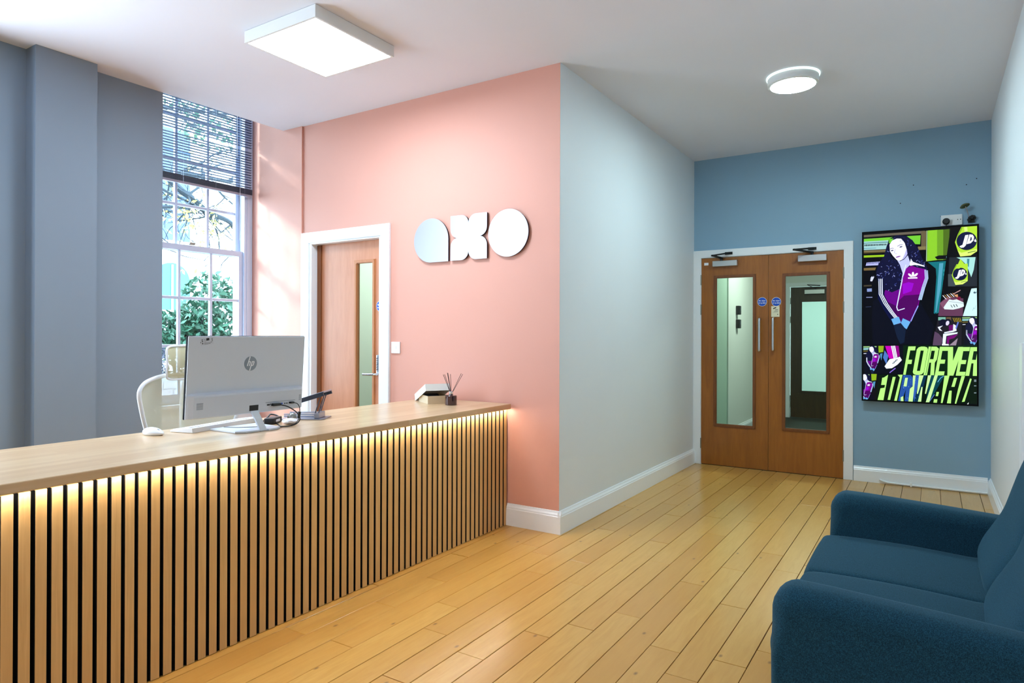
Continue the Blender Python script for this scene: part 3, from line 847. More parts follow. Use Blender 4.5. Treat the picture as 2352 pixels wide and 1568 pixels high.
# ------------------------------------------------------------------ wall screen
TX, TZ, TY = -0.506, 0.702, 6.383
tv = empty('wall_screen', (-0.095, YB, TZ), label='large portrait advertising screen on the blue wall right of the doors', cat='screen')
link('casing', B(TX, TX + 0.821, TY + 0.002, TY + 0.040, TZ, TZ + 1.446, bev=0.003), m_black, tv)
bm = bmesh.new(); holed(bm, TX, TX + 0.821, TZ, TZ + 1.446, TX + 0.0115, TX + 0.8095, TZ + 0.0125, TZ + 1.4335, TY - 0.002, TY + 0.002)
link('bezel', bm, m_matte, tv)
link('mounting_bracket', B(TX + 0.2, TX + 0.6, TY + 0.0405, YB - 0.0005, TZ + 0.4, TZ + 1.0), m_black, tv)
TVD = [(4,5,10,12,13,12,1433,809,1433,809,13),
(95,88,75,14,1420,458,1421,458,1400,14,1401),
(105,190,50,14,1387,428,1386,424,1312,14,1358),
(150,195,195,14,1364,196,1362,187,1289,14,1291),
(70,120,120,14,1353,196,1351,196,1344,14,1347),
(8,14,25,19,1339,27,1339,27,1325,19,1325),
(8,14,25,31,1339,39,1339,39,1324,31,1324),
(8,14,25,43,1338,51,1338,51,1324,43,1324),
(8,14,25,55,1338,63,1338,63,1324,55,1324),
(8,14,25,67,1338,75,1338,75,1323,67,1323),
(8,14,25,79,1337,86,1337,86,1323,79,1323),
(8,14,25,91,1337,98,1337,98,1323,91,1323),
(8,14,25,103,1337,110,1337,110,1323,103,1323),
(8,14,25,115,1336,122,1336,122,1322,115,1322),
(8,14,25,127,1336,134,1336,134,1322,127,1322),
(8,14,25,138,1336,146,1336,146,1322,138,1322),
(8,14,25,150,1335,157,1335,157,1321,150,1321),
(8,14,25,162,1335,169,1335,169,1321,162,1321),
(8,14,25,174,1335,181,1335,181,1321,174,1321),
(90,140,160,14,1308,106,1306,106,1301,14,1302),
(115,104,72,14,1286,183,1284,183,1261,14,1261),
(70,60,30,14,1272,183,1269,183,1261,14,1261),
(140,185,30,14,1245,174,1242,174,1225,14,1227),
(170,175,235,37,1184,147,1187,124,1156,28,1157),
(10,15,45,44,1185,49,1185,43,1169,39,1169),
(10,15,45,56,1185,60,1185,55,1169,50,1169),
(10,15,45,67,1185,72,1186,66,1170,62,1169),
(10,15,45,79,1186,83,1186,78,1170,73,1170),
(10,15,45,90,1186,95,1186,89,1171,84,1170),
(10,15,45,101,1186,106,1187,100,1171,96,1171),
(10,15,45,113,1187,117,1187,112,1171,107,1171),
(10,15,45,124,1187,129,1187,123,1172,119,1171),
(10,15,45,135,1188,140,1188,135,1172,130,1172),
(110,92,55,14,1137,106,1137,99,1115,14,1116),
(60,55,40,14,991,74,992,74,979,14,978),
(120,140,190,38,960,75,961,75,934,39,933),
(200,205,240,67,1054,76,1064,83,1056,89,1066,92,1056,77,1021,63,1023),
(120,130,170,33,889,79,889,79,881,33,882),
(50,60,90,29,805,70,807,70,803,29,801),
(95,84,60,432,1418,467,1418,464,1262,432,1282),
(120,110,70,409,1294,465,1292,464,1265,409,1266),
(150,180,140,469,1420,475,1420,472,1169,466,1170),
(128,190,40,477,1421,542,1421,542,1175,473,1169),
(100,150,35,542,1421,584,1420,584,1173,542,1175),
(70,100,25,584,1420,625,1421,625,1180,584,1173),
(34,44,12,625,1421,670,1420,650,1198,625,1180),
(10,10,14,526,1201,555,1212,613,1210,621,1180,542,1180),
(18,105,115,479,1161,623,1164,584,979,530,737,520,742,538,1036,534,1106),
(75,150,175,557,1148,585,1149,551,752,531,747),
(140,215,225,605,1201,614,1200,613,1161,605,1161),
(40,130,140,585,1098,611,1099,610,1080,584,1079),
(40,130,140,585,1063,611,1064,610,1045,584,1045),
(40,130,140,585,1029,611,1030,610,1011,584,1010),
(20,110,120,574,985,593,986,556,747,535,737),
(6,8,22,84,853,165,908,399,891,467,748,522,638,493,488,84,484,75,692),
(95,0,125,174,944,223,927,303,970,259,772,237,711,197,804,161,887),
(60,0,80,188,845,264,803,259,690,373,689,295,639,242,670),
(8,12,55,106,1092,161,1022,170,898,224,768,286,685,224,670,161,784,120,873,124,1003),
(118,0,135,325,1122,385,1145,456,1120,479,1064,471,989,441,899,420,845,410,789,312,781,259,767,294,996,303,1067),
(140,5,190,301,990,342,1004,381,992,364,927,303,904),
(70,0,85,270,848,312,893,437,900,416,845,390,739,356,674,286,669,259,711),
(13,15,48,205,1375,258,1401,328,1388,372,1347,411,1279,441,1191,467,1139,479,1099,398,1123,351,1146,337,1218,311,1336,258,1371),
(13,15,48,205,1375,183,1310,165,1228,124,1169,106,1092,124,1013,165,954,223,922,285,950,305,1046,285,1149,259,1182,214,1225,198,1309),
(178,185,232,258,1197,337,1228,359,1150,325,1117,307,1056,296,1098,281,1150),
(225,228,248,205,1324,223,1356,249,1371,285,1373,313,1339,326,1289,334,1238,316,1204,281,1184,258,1193,230,1229,209,1267),
(170,170,225,329,1284,335,1238,318,1201,294,1187,316,1239),
(12,10,30,280,1179,313,1194,311,1199,279,1184),
(12,10,30,312,1194,338,1227,334,1231,309,1197),
(60,50,110,211,1285,224,1293,223,1296,209,1288),
(60,50,110,222,1292,237,1289,237,1292,222,1296),
(60,50,110,263,1305,282,1316,280,1319,261,1308),
(60,50,110,280,1315,301,1318,301,1321,279,1319),
(35,30,80,235,1275,233,1272,229,1270,223,1268,218,1269,215,1272,217,1275,221,1277,227,1278,232,1277),
(35,30,80,299,1303,298,1300,293,1297,286,1295,280,1296,277,1298,279,1301,284,1304,291,1305,297,1305),
(150,140,200,246,1286,239,1254,242,1253,248,1285),
(150,140,200,240,1254,252,1242,253,1244,241,1256),
(150,140,200,252,1242,262,1246,261,1248,251,1244),
(140,80,170,286,1224,284,1220,278,1217,269,1214,260,1212,253,1212,250,1214,252,1217,258,1221,267,1224,276,1226,283,1225),
(90,40,110,252,1213,286,1222,285,1224,251,1215),
(13,15,48,223,1358,258,1401,328,1388,359,1333,337,1263,324,1315,293,1368,258,1372),
(225,232,250,360,1197,374,1170,407,1155,456,1134,456,1125,409,1140,383,1144,355,1138,351,1151),
(205,215,250,322,1151,301,1076,308,1074,328,1148),
(205,215,250,302,1080,292,1020,299,1018,309,1078),
(205,215,250,294,1024,277,929,284,927,301,1022),
(205,215,250,278,933,255,796,262,795,285,931),
(205,215,250,255,798,263,769,270,771,262,801),
(205,215,250,268,765,317,782,315,789,266,772),
(215,225,252,124,1041,127,907,133,907,130,1040),
(215,225,252,127,909,162,828,167,830,132,912),
(215,225,252,161,830,211,749,215,753,165,834),
(215,225,252,209,752,251,692,255,696,214,756),
(170,205,245,455,1096,459,1028,464,1028,460,1096),
(170,205,245,459,1032,436,954,441,952,464,1030),
(170,205,245,437,957,412,854,418,852,442,955),
(215,225,252,136,1040,139,907,145,907,142,1040),
(215,225,252,139,909,175,827,180,830,144,912),
(215,225,252,173,830,222,749,227,753,178,834),
(215,225,252,221,751,263,692,267,696,225,755),
(170,205,245,464,1096,467,1027,473,1027,469,1096),
(170,205,245,468,1032,445,954,450,952,473,1029),
(170,205,245,445,957,421,854,427,852,451,955),
(215,225,252,148,1039,151,907,157,907,154,1039),
(215,225,252,150,908,188,827,193,830,155,911),
(215,225,252,186,830,234,749,239,752,191,833),
(215,225,252,232,751,274,692,278,696,237,755),
(170,205,245,473,1095,476,1027,482,1027,478,1095),
(170,205,245,477,1031,454,954,459,951,482,1029),
(170,205,245,454,957,430,854,436,852,460,955),
(140,150,240,409,808,386,755,393,751,415,804),
(140,150,240,388,758,356,679,363,675,394,755),
(240,235,252,383,1066,382,1055,379,1047,375,1045,370,1048,367,1056,366,1066,367,1077,370,1085,375,1087,379,1084,382,1076),
(240,235,252,359,1067,365,1059,368,1051,367,1046,363,1045,356,1048,349,1054,343,1062,340,1069,341,1075,346,1076,352,1073),
(240,235,252,400,1054,393,1049,386,1047,382,1049,381,1054,384,1061,390,1068,397,1074,403,1076,408,1074,409,1069,406,1062),
(240,235,252,338,1042,405,1042,406,1031,340,1032),
(95,160,215,219,697,273,717,291,666,237,648),
(95,160,215,286,651,303,704,358,673,330,612),
(14,26,50,237,646,291,661,325,610,313,503,286,487,260,548),
(30,38,95,210,971,215,968,216,970,211,973),
(30,38,95,214,970,214,964,216,965,216,970),
(60,70,150,342,1334,338,1325,340,1323,344,1333),
(60,70,150,340,1327,331,1325,331,1322,340,1323),
(60,70,150,177,989,183,991,182,995,176,993),
(60,70,150,180,992,185,988,187,991,182,995),
(120,130,200,226,1116,222,1108,224,1107,228,1115),
(120,130,200,224,1109,216,1108,217,1106,224,1107),
(120,130,200,359,1302,361,1308,358,1310,356,1303),
(120,130,200,359,1306,364,1308,363,1312,358,1310),
(30,38,95,393,1217,396,1220,394,1223,391,1220),
(30,38,95,394,1220,398,1218,399,1221,394,1223),
(120,130,200,399,1171,404,1180,401,1182,396,1173),
(120,130,200,401,1179,410,1180,410,1183,401,1182),
(30,38,95,148,1059,155,1052,157,1054,150,1061),
(30,38,95,154,1054,153,1044,156,1043,157,1054),
(30,38,95,362,1352,368,1351,368,1354,362,1355),
(30,38,95,366,1353,369,1347,371,1348,368,1354),
(30,38,95,365,1243,368,1252,365,1254,362,1245),
(30,38,95,366,1250,374,1253,373,1257,365,1254),
(150,160,215,197,1127,201,1121,202,1122,198,1129),
(150,160,215,200,1123,199,1116,201,1115,202,1122),
(60,70,150,404,1222,394,1225,394,1222,403,1219),
(60,70,150,396,1223,392,1233,389,1232,394,1222),
(60,70,150,408,1245,410,1257,406,1257,405,1246),
(60,70,150,408,1254,417,1259,415,1263,406,1257),
(60,70,150,374,1159,369,1164,368,1163,373,1158),
(60,70,150,370,1162,370,1170,368,1170,368,1163),
(120,130,200,412,1130,403,1131,403,1129,412,1128),
(120,130,200,405,1130,399,1139,398,1137,403,1129),
(30,38,95,127,1021,124,1030,121,1028,124,1020),
(30,38,95,124,1027,127,1035,124,1036,121,1028),
(120,130,200,242,1060,236,1065,234,1062,240,1057),
(120,130,200,238,1062,237,1071,234,1071,234,1062),
(120,130,200,418,1171,423,1167,424,1169,419,1173),
(120,130,200,422,1169,422,1162,425,1162,424,1169),
(20,25,75,394,1232,402,1233,401,1236,393,1234),
(20,25,75,400,1234,406,1227,407,1230,401,1236),
(120,130,200,452,1142,455,1147,453,1150,449,1144),
(120,130,200,453,1146,458,1146,458,1149,452,1149),
(60,70,150,281,1078,289,1075,290,1079,282,1082),
(60,70,150,287,1077,290,1068,293,1070,290,1079),
(120,130,200,452,1147,451,1140,454,1140,455,1147),
(120,130,200,453,1143,448,1139,449,1136,454,1140),
(30,38,95,273,1083,265,1086,264,1082,272,1080),
(30,38,95,267,1084,264,1093,260,1092,264,1082),
(120,130,200,241,1085,237,1081,238,1080,242,1083),
(120,130,200,239,1082,234,1083,233,1081,238,1080),
(30,38,95,417,1212,413,1205,415,1203,419,1210),
(30,38,95,415,1206,407,1207,407,1204,415,1204),
(20,25,75,148,1214,154,1219,152,1221,147,1216),
(20,25,75,152,1218,159,1217,159,1219,152,1221),
(150,160,215,143,1139,148,1141,147,1144,142,1142),
(150,160,215,146,1141,150,1138,151,1141,147,1144),
(60,70,150,279,1056,277,1066,274,1065,277,1055),
(60,70,150,276,1063,282,1071,279,1073,274,1065),
(120,130,200,199,935,202,942,198,944,196,936),
(120,130,200,199,940,206,942,205,946,198,944),
(150,160,215,224,958,220,957,220,955,224,956),
(150,160,215,222,957,218,960,217,958,220,955),
(20,25,75,248,1172,252,1177,250,1180,246,1175),
(20,25,75,250,1176,256,1175,256,1178,250,1180),
(120,130,200,204,1268,194,1267,194,1264,204,1265),
(120,130,200,196,1266,189,1275,187,1272,194,1264),
(30,38,95,237,1082,240,1077,242,1079,239,1083),
(30,38,95,240,1079,239,1074,241,1073,242,1079),
(30,38,95,280,970,281,962,284,962,282,970),
(30,38,95,282,964,278,958,280,956,284,962),
(120,130,200,411,1172,419,1171,419,1174,411,1175),
(120,130,200,417,1173,422,1165,423,1166,419,1174),
(120,130,200,392,1248,388,1239,391,1238,394,1246),
(120,130,200,390,1241,382,1239,382,1236,391,1238),
(60,70,150,174,1081,177,1070,179,1071,177,1082),
(60,70,150,177,1073,171,1064,173,1062,179,1071),
(30,38,95,304,1377,310,1374,311,1378,305,1380),
(30,38,95,308,1377,310,1370,313,1371,311,1378),
(60,70,150,194,1101,193,1091,197,1090,198,1100),
(60,70,150,195,1094,187,1089,189,1085,197,1090),
(60,70,150,368,1181,364,1182,363,1180,368,1179),
(60,70,150,365,1181,362,1186,361,1184,363,1180),
(120,130,200,181,1147,189,1148,189,1150,181,1149),
(120,130,200,188,1148,193,1141,195,1143,189,1150),
(120,130,200,132,1070,124,1069,125,1065,133,1066),
(120,130,200,127,1067,121,1074,118,1071,125,1065),
(60,70,150,206,1132,198,1137,197,1134,204,1129),
(60,70,150,200,1135,198,1145,195,1144,197,1134),
(30,38,95,421,1171,420,1177,417,1177,418,1171),
(30,38,95,419,1174,422,1179,420,1181,417,1177),
(150,160,215,142,1087,138,1084,139,1082,143,1085),
(150,160,215,140,1084,135,1087,134,1084,139,1082),
(30,38,95,425,1154,420,1162,418,1160,423,1152),
(30,38,95,420,1159,422,1169,420,1170,418,1160),
(60,70,150,254,1001,253,993,256,993,257,1001),
(60,70,150,255,996,249,992,251,989,256,993),
(120,130,200,365,1219,369,1213,371,1215,368,1221),
(120,130,200,368,1217,367,1210,369,1209,371,1215),
(150,160,215,246,1053,243,1059,240,1058,243,1051),
(150,160,215,243,1056,246,1062,243,1064,240,1058),
(60,70,150,245,1384,243,1379,245,1377,247,1383),
(60,70,150,244,1380,239,1379,240,1376,245,1377),
(20,25,75,431,1165,434,1162,435,1164,432,1167),
(20,25,75,433,1164,434,1159,436,1160,435,1164),
(30,38,95,230,1175,222,1176,222,1174,230,1172),
(30,38,95,224,1175,220,1183,218,1181,222,1173),
(120,130,200,254,980,248,979,248,975,254,976),
(120,130,200,250,978,246,982,244,980,248,975),
(30,38,95,235,1040,232,1045,229,1043,233,1038),
(30,38,95,232,1042,233,1047,230,1048,229,1043),
(120,130,200,287,946,280,943,281,940,288,943),
(120,130,200,282,943,275,947,274,945,281,940),
(150,160,215,112,1069,119,1075,117,1078,110,1072),
(150,160,215,116,1074,124,1071,125,1075,117,1078),
(20,25,75,184,1229,176,1223,178,1221,185,1227),
(20,25,75,178,1223,169,1226,168,1223,178,1221),
(150,160,215,202,1088,201,1078,204,1078,205,1087),
(150,160,215,203,1081,196,1076,198,1073,204,1078),
(60,70,150,201,1180,202,1189,200,1190,199,1181),
(60,70,150,201,1188,208,1192,207,1194,200,1190),
(60,70,150,437,1159,437,1154,440,1153,440,1159),
(60,70,150,438,1156,434,1153,436,1150,440,1153),
(150,160,215,299,1026,293,1019,295,1017,300,1024),
(150,160,215,295,1019,286,1021,286,1018,295,1017),
(60,70,150,303,1352,299,1356,297,1354,300,1350),
(60,70,150,300,1354,301,1359,298,1360,297,1354),
(30,38,95,283,1121,281,1130,278,1129,280,1120),
(30,38,95,280,1127,285,1134,282,1136,278,1129),
(30,38,95,222,1193,225,1188,227,1190,224,1195),
(30,38,95,225,1190,224,1185,226,1184,227,1190),
(60,70,150,286,1022,281,1026,280,1024,285,1020),
(60,70,150,282,1025,281,1032,279,1031,280,1024),
(120,130,200,133,1074,129,1069,132,1066,136,1071),
(120,130,200,132,1070,126,1071,126,1067,132,1066),
(120,130,200,388,1214,392,1211,393,1214,389,1217),
(120,130,200,390,1214,391,1209,394,1209,393,1214),
(30,38,95,265,1019,275,1020,274,1024,264,1023),
(30,38,95,272,1021,279,1014,281,1016,274,1024),
(30,38,95,205,1013,203,1019,201,1018,202,1012),
(30,38,95,203,1016,206,1021,204,1023,201,1018),
(30,38,95,157,1165,154,1169,153,1168,155,1164),
(30,38,95,155,1168,156,1172,154,1173,153,1168),
(60,70,150,245,996,244,987,247,987,248,996),
(60,70,150,246,990,239,985,240,982,247,987),
(60,70,150,339,1318,337,1312,339,1310,341,1317),
(60,70,150,338,1314,333,1312,334,1309,339,1310),
(120,130,200,156,1038,156,1046,154,1046,153,1038),
(120,130,200,155,1043,160,1048,159,1050,154,1046),
(60,70,150,436,1167,437,1175,434,1175,434,1167),
(60,70,150,436,1172,441,1176,439,1179,434,1175),
(150,160,215,467,1102,459,1098,460,1095,468,1099),
(150,160,215,462,1098,454,1102,453,1099,460,1095),
(60,70,150,362,1223,363,1229,361,1229,360,1223),
(60,70,150,362,1227,367,1229,366,1232,361,1229),
(60,70,150,297,1041,302,1036,304,1039,299,1044),
(60,70,150,301,1039,301,1031,304,1031,304,1039),
(60,70,150,128,1168,126,1174,123,1172,126,1167),
(60,70,150,126,1171,128,1176,125,1178,123,1172),
(120,130,200,146,1068,147,1062,149,1062,148,1069),
(120,130,200,147,1064,144,1060,146,1058,149,1062),
(30,38,95,285,1143,280,1140,281,1138,286,1141),
(30,38,95,282,1140,277,1143,277,1141,281,1138),
(30,38,95,266,1029,273,1035,272,1038,264,1032),
(30,38,95,271,1035,280,1032,281,1035,272,1038),
(60,70,150,393,1222,400,1226,399,1229,392,1225),
(60,70,150,398,1226,405,1223,406,1225,398,1229),
(120,130,200,238,1133,245,1128,247,1131,239,1137),
(120,130,200,243,1131,245,1121,248,1121,247,1131),
(20,25,75,289,1350,284,1348,284,1346,290,1348),
(20,25,75,286,1348,280,1352,279,1350,284,1346),
(120,130,200,179,1100,181,1090,183,1090,182,1101),
(120,130,200,181,1092,175,1084,177,1082,183,1090),
(120,130,200,140,1080,146,1087,144,1089,138,1082),
(120,130,200,144,1086,152,1084,152,1087,144,1089),
(150,160,215,169,1095,175,1100,174,1103,168,1097),
(150,160,215,173,1100,181,1098,181,1100,174,1103),
(120,130,200,268,1152,269,1146,271,1146,270,1152),
(120,130,200,269,1147,265,1143,267,1141,271,1146),
(120,130,200,211,1140,216,1145,214,1147,209,1142),
(120,130,200,214,1144,221,1142,221,1146,214,1147),
(150,160,215,290,1005,289,998,292,998,293,1005),
(150,160,215,291,1001,285,998,287,994,292,998),
(60,70,150,332,1352,340,1347,341,1350,334,1355),
(60,70,150,338,1349,340,1340,343,1340,341,1350),
(30,38,95,242,1190,250,1190,250,1192,242,1193),
(30,38,95,248,1191,253,1183,255,1184,250,1192),
(120,130,200,459,1168,455,1158,456,1157,460,1166),
(120,130,200,456,1159,447,1158,447,1156,456,1157),
(120,130,200,225,1047,229,1057,227,1058,224,1048),
(120,130,200,228,1056,236,1058,236,1060,227,1058),
(20,25,75,381,1294,379,1299,376,1298,379,1292),
(20,25,75,379,1296,381,1302,378,1303,376,1298),
(20,25,75,376,1325,374,1316,378,1315,379,1323),
(20,25,75,376,1319,369,1315,371,1312,378,1315),
(5,5,8,633,1426,808,1430,809,958,809,481,514,478,514,522,551,717),
(165,210,50,706,1430,808,1430,809,1230,809,1229,767,1198,699,1194,682,1240,663,1311,682,1373),
(120,165,30,706,1427,714,1424,694,1377,676,1329,682,1368),
(200,235,120,723,1428,743,1428,747,1392,727,1389),
(205,238,110,682,1240,707,1224,807,1247,809,1232,809,1232,767,1198,699,1194),
(12,18,55,807,1322,807,1304,804,1287,796,1272,786,1259,772,1250,757,1244,741,1242,725,1245,710,1252,696,1262,685,1276,678,1292,674,1309,673,1327,677,1344,685,1359,696,1372,709,1382,724,1387,740,1389,757,1386,772,1379,785,1369,796,1355,803,1339),
(235,240,255,731,1362,753,1365,735,1281,721,1265,703,1264,692,1276,713,1287),
(235,240,255,759,1367,779,1363,789,1345,785,1316,767,1296,739,1290),
(12,18,55,767,1347,774,1341,773,1322,761,1309),
(235,240,255,789,1311,797,1330,805,1307,797,1303),
(60,90,20,747,1224,799,1235,800,1230,748,1218),
(30,36,44,625,1192,809,1184,809,951,617,958),
(60,70,75,617,1057,650,1055,667,956,617,958),
(155,210,205,674,1188,799,1183,787,1083,771,1025,739,1124,707,1165),
(60,130,140,743,1173,759,1172,755,1104,743,1124),
(165,210,50,673,1133,748,1135,748,996,715,971,667,967,656,999,642,1048,655,1092),
(120,165,30,673,1131,678,1129,664,1095,651,1062,656,1089),
(200,235,120,684,1132,698,1132,701,1107,687,1104),
(205,238,110,656,999,673,988,744,1006,745,996,715,971,667,967),
(12,18,55,744,1059,744,1047,741,1035,736,1024,729,1014,719,1007,708,1003,697,1002,686,1003,675,1008,665,1015,658,1024,652,1035,649,1047,649,1060,652,1072,657,1083,665,1092,674,1099,685,1103,697,1105,708,1103,719,1099,728,1091,736,1082,741,1071),
(235,240,255,690,1085,705,1088,693,1029,683,1017,670,1016,663,1025,677,1033),
(235,240,255,710,1090,724,1087,731,1075,728,1054,715,1040,695,1035),
(12,18,55,715,1076,720,1072,719,1058,711,1049),
(235,240,255,731,1051,736,1064,742,1049,736,1046),
(60,90,20,701,989,738,998,738,994,702,985),
(165,210,50,699,1176,731,1125,691,1098,670,1099),
(4,4,6,601,958,809,948,809,939,599,947),
(90,52,78,551,719,562,826,617,878,719,857,716,716),
(120,75,100,562,821,613,869,650,844,585,776),
(235,235,240,580,884,604,852,607,855,583,888),
(170,130,70,593,888,618,857,621,860,596,891),
(235,235,240,607,891,631,861,634,865,610,895),
(170,130,70,620,895,644,866,647,869,623,898),
(235,235,240,633,898,657,870,660,874,636,902),
(170,130,70,646,902,670,875,673,879,649,905),
(190,150,150,650,890,701,921,699,927,648,895),
(200,140,100,658,888,683,892,683,867,667,873),
(110,10,50,687,875,703,869,695,840,675,853),
(205,222,225,587,788,605,820,626,852,650,846,675,852,721,825,723,793,691,779,651,769,593,773),
(120,140,150,625,833,667,827,667,830,625,836),
(120,140,150,666,827,722,816,722,819,666,830),
(40,70,70,634,806,645,785,649,787,637,809),
(40,70,70,651,809,662,787,666,790,655,812),
(40,70,70,668,811,679,790,683,793,672,814),
(190,230,235,772,934,807,937,809,790,809,715,716,716),
(90,110,120,780,757,789,782,787,783,779,758),
(90,110,120,787,782,795,771,796,772,788,783),
(90,110,120,796,771,802,801,801,802,795,772),
(40,60,80,785,903,793,913,797,901,803,913,805,898,789,894),
(4,4,6,543,719,809,715,809,706,539,710),
(26,24,32,514,485,551,711,710,709,708,482,514,480),
(110,165,150,551,710,601,709,601,688,551,684),
(95,75,50,605,709,638,709,638,678,605,683),
(150,130,20,648,703,661,668,665,670,652,705),
(150,130,20,660,703,672,668,676,670,664,705),
(150,130,20,671,702,682,668,687,670,675,704),
(150,130,20,682,702,693,668,697,670,687,704),
(150,130,20,694,702,703,668,708,670,698,704),
(80,60,85,527,594,556,574,585,530,568,480,514,480,514,488,518,529),
(140,125,140,626,481,683,540,671,481),
(10,10,35,614,663,611,651,603,640,591,635,578,635,567,640,559,651,556,664,559,677,567,687,578,693,591,692,603,687,611,676),
(10,12,35,638,675,636,666,628,658,618,656,608,659,600,666,597,676,600,686,607,693,618,695,628,693,636,685),
(205,200,238,625,656,620,647,614,642,608,642,603,647,602,656,603,666,607,674,613,679,619,679,624,675,626,666),
(215,220,248,547,629,583,641,562,619,579,597,560,602),
(95,5,95,622,641,653,648,663,592,624,594),
(215,225,248,653,653,669,643,675,599,651,589,593,578,591,587,651,602),
(215,235,248,585,574,683,587,679,575,606,557,600,490,580,490),
(105,5,105,612,552,685,572,659,540,626,528,624,495,608,495),
(230,235,248,577,479,577,493,622,491,624,479),
(90,110,200,682,672,666,618,675,614,690,668),
(10,10,14,712,710,809,709,809,481,713,480),
(140,185,120,712,706,808,707,808,698,712,697),
(130,185,185,712,692,761,694,761,679,712,678),
(110,100,40,712,671,761,672,761,666,712,664),
(190,195,215,714,651,735,652,733,646,715,645),
(6,8,22,727,552,749,568,809,565,809,481,726,480,725,506),
(95,0,125,751,578,764,574,786,587,774,530,768,512,757,539,747,562),
(60,0,80,755,550,775,539,774,507,805,507,784,492,769,501),
(8,12,55,733,619,747,600,750,565,764,528,781,505,764,501,747,533,737,558,738,594),
(118,0,135,792,630,808,638,809,638,809,535,788,533,774,528,783,594,786,614),
(140,5,190,785,593,796,597,807,594,802,575,786,568),
(70,0,85,777,552,788,565,809,567,809,519,800,502,781,501,774,512),
(13,15,48,759,701,774,709,793,707,805,696,809,689,809,634,799,638,795,658,788,692,774,701),
(13,15,48,759,701,753,682,748,658,738,641,733,619,738,597,749,581,764,572,781,581,786,609,781,638,774,647,762,658,757,682),
(178,185,232,774,651,795,661,801,639,792,629,787,612,784,623,780,638),
(225,228,248,759,686,764,696,771,700,781,702,789,692,792,678,794,664,789,654,780,648,774,650,766,660,760,670),
(170,170,225,793,677,795,664,790,653,783,649,789,664),
(12,10,30,780,646,789,651,788,652,779,648),
(12,10,30,788,651,795,661,794,662,787,652),
(13,15,48,764,696,774,709,793,707,801,691,795,671,792,686,783,700,774,701),
(225,232,250,801,652,805,645,809,644,809,638,808,638,800,635,799,639),
(205,215,250,791,639,785,617,787,616,793,638),
(205,215,250,785,618,783,601,785,601,787,618),
(205,215,250,783,602,779,575,781,574,785,602),
(205,215,250,779,576,773,537,775,536,781,575),
(205,215,250,773,537,775,529,777,530,775,538),
(205,215,250,776,528,789,533,789,535,776,530),
(215,225,252,738,605,738,567,740,567,739,605),
(215,225,252,738,568,748,545,749,546,740,569),
(215,225,252,747,546,761,523,762,524,749,547),
(215,225,252,760,524,772,507,773,508,762,525),
(215,225,252,741,605,742,567,743,567,742,605),
(215,225,252,741,568,751,545,753,546,743,569),
(215,225,252,751,546,764,523,765,524,752,547),
(215,225,252,763,524,775,507,776,508,765,525),
(215,225,252,744,605,745,567,746,567,745,605),
(215,225,252,745,568,755,545,756,546,746,569),
(215,225,252,754,546,767,523,768,524,756,547),
(215,225,252,767,524,778,507,779,508,768,525),
(140,150,240,809,527,800,504,802,503,809,522),
(240,235,252,808,615,807,612,807,610,805,609,804,610,803,612,803,615,803,618,804,620,805,621,807,620,807,618),
(240,235,252,801,615,803,613,804,611,803,609,802,609,800,610,798,611,797,614,796,616,796,617,797,618,799,617),
(240,235,252,809,610,807,610,807,612,808,614,809,615),
(240,235,252,795,608,809,608,809,605,796,605),
(95,160,215,763,508,777,514,783,500,768,495),
(95,160,215,781,495,786,511,801,502,793,485),
(14,26,50,771,481,768,494,783,498,792,484,792,481),
(10,10,14,15,470,171,472,171,237,16,232),
(140,185,120,12,466,111,469,111,460,12,456),
(130,185,185,12,451,56,454,56,438,12,435),
(110,100,40,12,428,56,431,56,423,12,421),
(130,165,25,125,471,165,472,161,420,127,414),
(70,130,170,136,404,156,410,147,347),
(190,195,215,14,407,37,409,35,402,14,401),
(6,8,22,23,319,46,335,111,334,131,295,147,265,141,236,23,232,21,275),
(95,0,125,48,345,62,341,84,354,72,299,65,282,54,307,44,329),
(60,0,80,52,318,73,308,72,277,104,277,82,263,67,271),
(8,12,55,29,384,44,366,47,332,62,297,79,275,62,271,44,301,33,325,34,360),
(118,0,135,90,396,107,404,127,399,134,383,132,362,123,337,117,321,114,306,86,302,72,298,81,361,84,381),
(140,5,190,83,360,95,364,106,362,101,343,84,336),
(70,0,85,75,320,86,333,122,337,116,321,109,292,99,273,79,271,72,282),
(13,15,48,56,463,69,471,84,471,91,470,103,460,115,442,123,418,131,404,134,393,111,398,97,404,94,423,86,455,71,464),
(13,15,48,56,463,50,445,45,422,34,405,29,384,34,363,46,348,62,340,79,348,84,375,79,403,71,412,59,423,55,445),
(178,185,232,71,416,94,426,100,405,90,395,85,378,82,389,78,403),
(225,228,248,56,449,61,459,69,463,79,465,87,456,91,443,93,429,87,419,78,413,71,415,63,424,58,434),
(170,170,225,91,441,93,429,88,418,81,414,87,429),
(12,10,30,78,411,87,416,86,418,77,413),
(12,10,30,87,416,94,426,93,427,86,417),
(13,15,48,61,459,70,471,84,471,91,470,100,456,94,436,90,450,81,464,71,464),
(225,232,250,100,418,104,411,113,407,127,402,127,400,114,403,107,404,99,401,97,405),
(205,215,250,89,404,83,383,85,383,91,404),
(205,215,250,84,384,81,368,83,367,86,384),
(205,215,250,82,369,77,342,79,342,83,369),
(205,215,250,77,344,71,306,73,305,79,343),
(205,215,250,71,306,73,298,75,299,72,307),
(205,215,250,74,297,88,303,87,304,73,299),
(215,225,252,34,370,35,334,37,334,36,371),
(215,225,252,35,335,45,313,46,314,36,336),
(215,225,252,44,314,58,292,59,293,46,315),
(215,225,252,58,293,69,277,71,278,59,294),
(170,205,245,127,392,128,373,130,373,129,392),
(170,205,245,128,374,122,352,123,352,130,373),
(170,205,245,122,353,115,324,117,323,123,352),
(215,225,252,37,370,38,334,40,334,39,371),
(215,225,252,38,335,48,313,50,314,40,336),
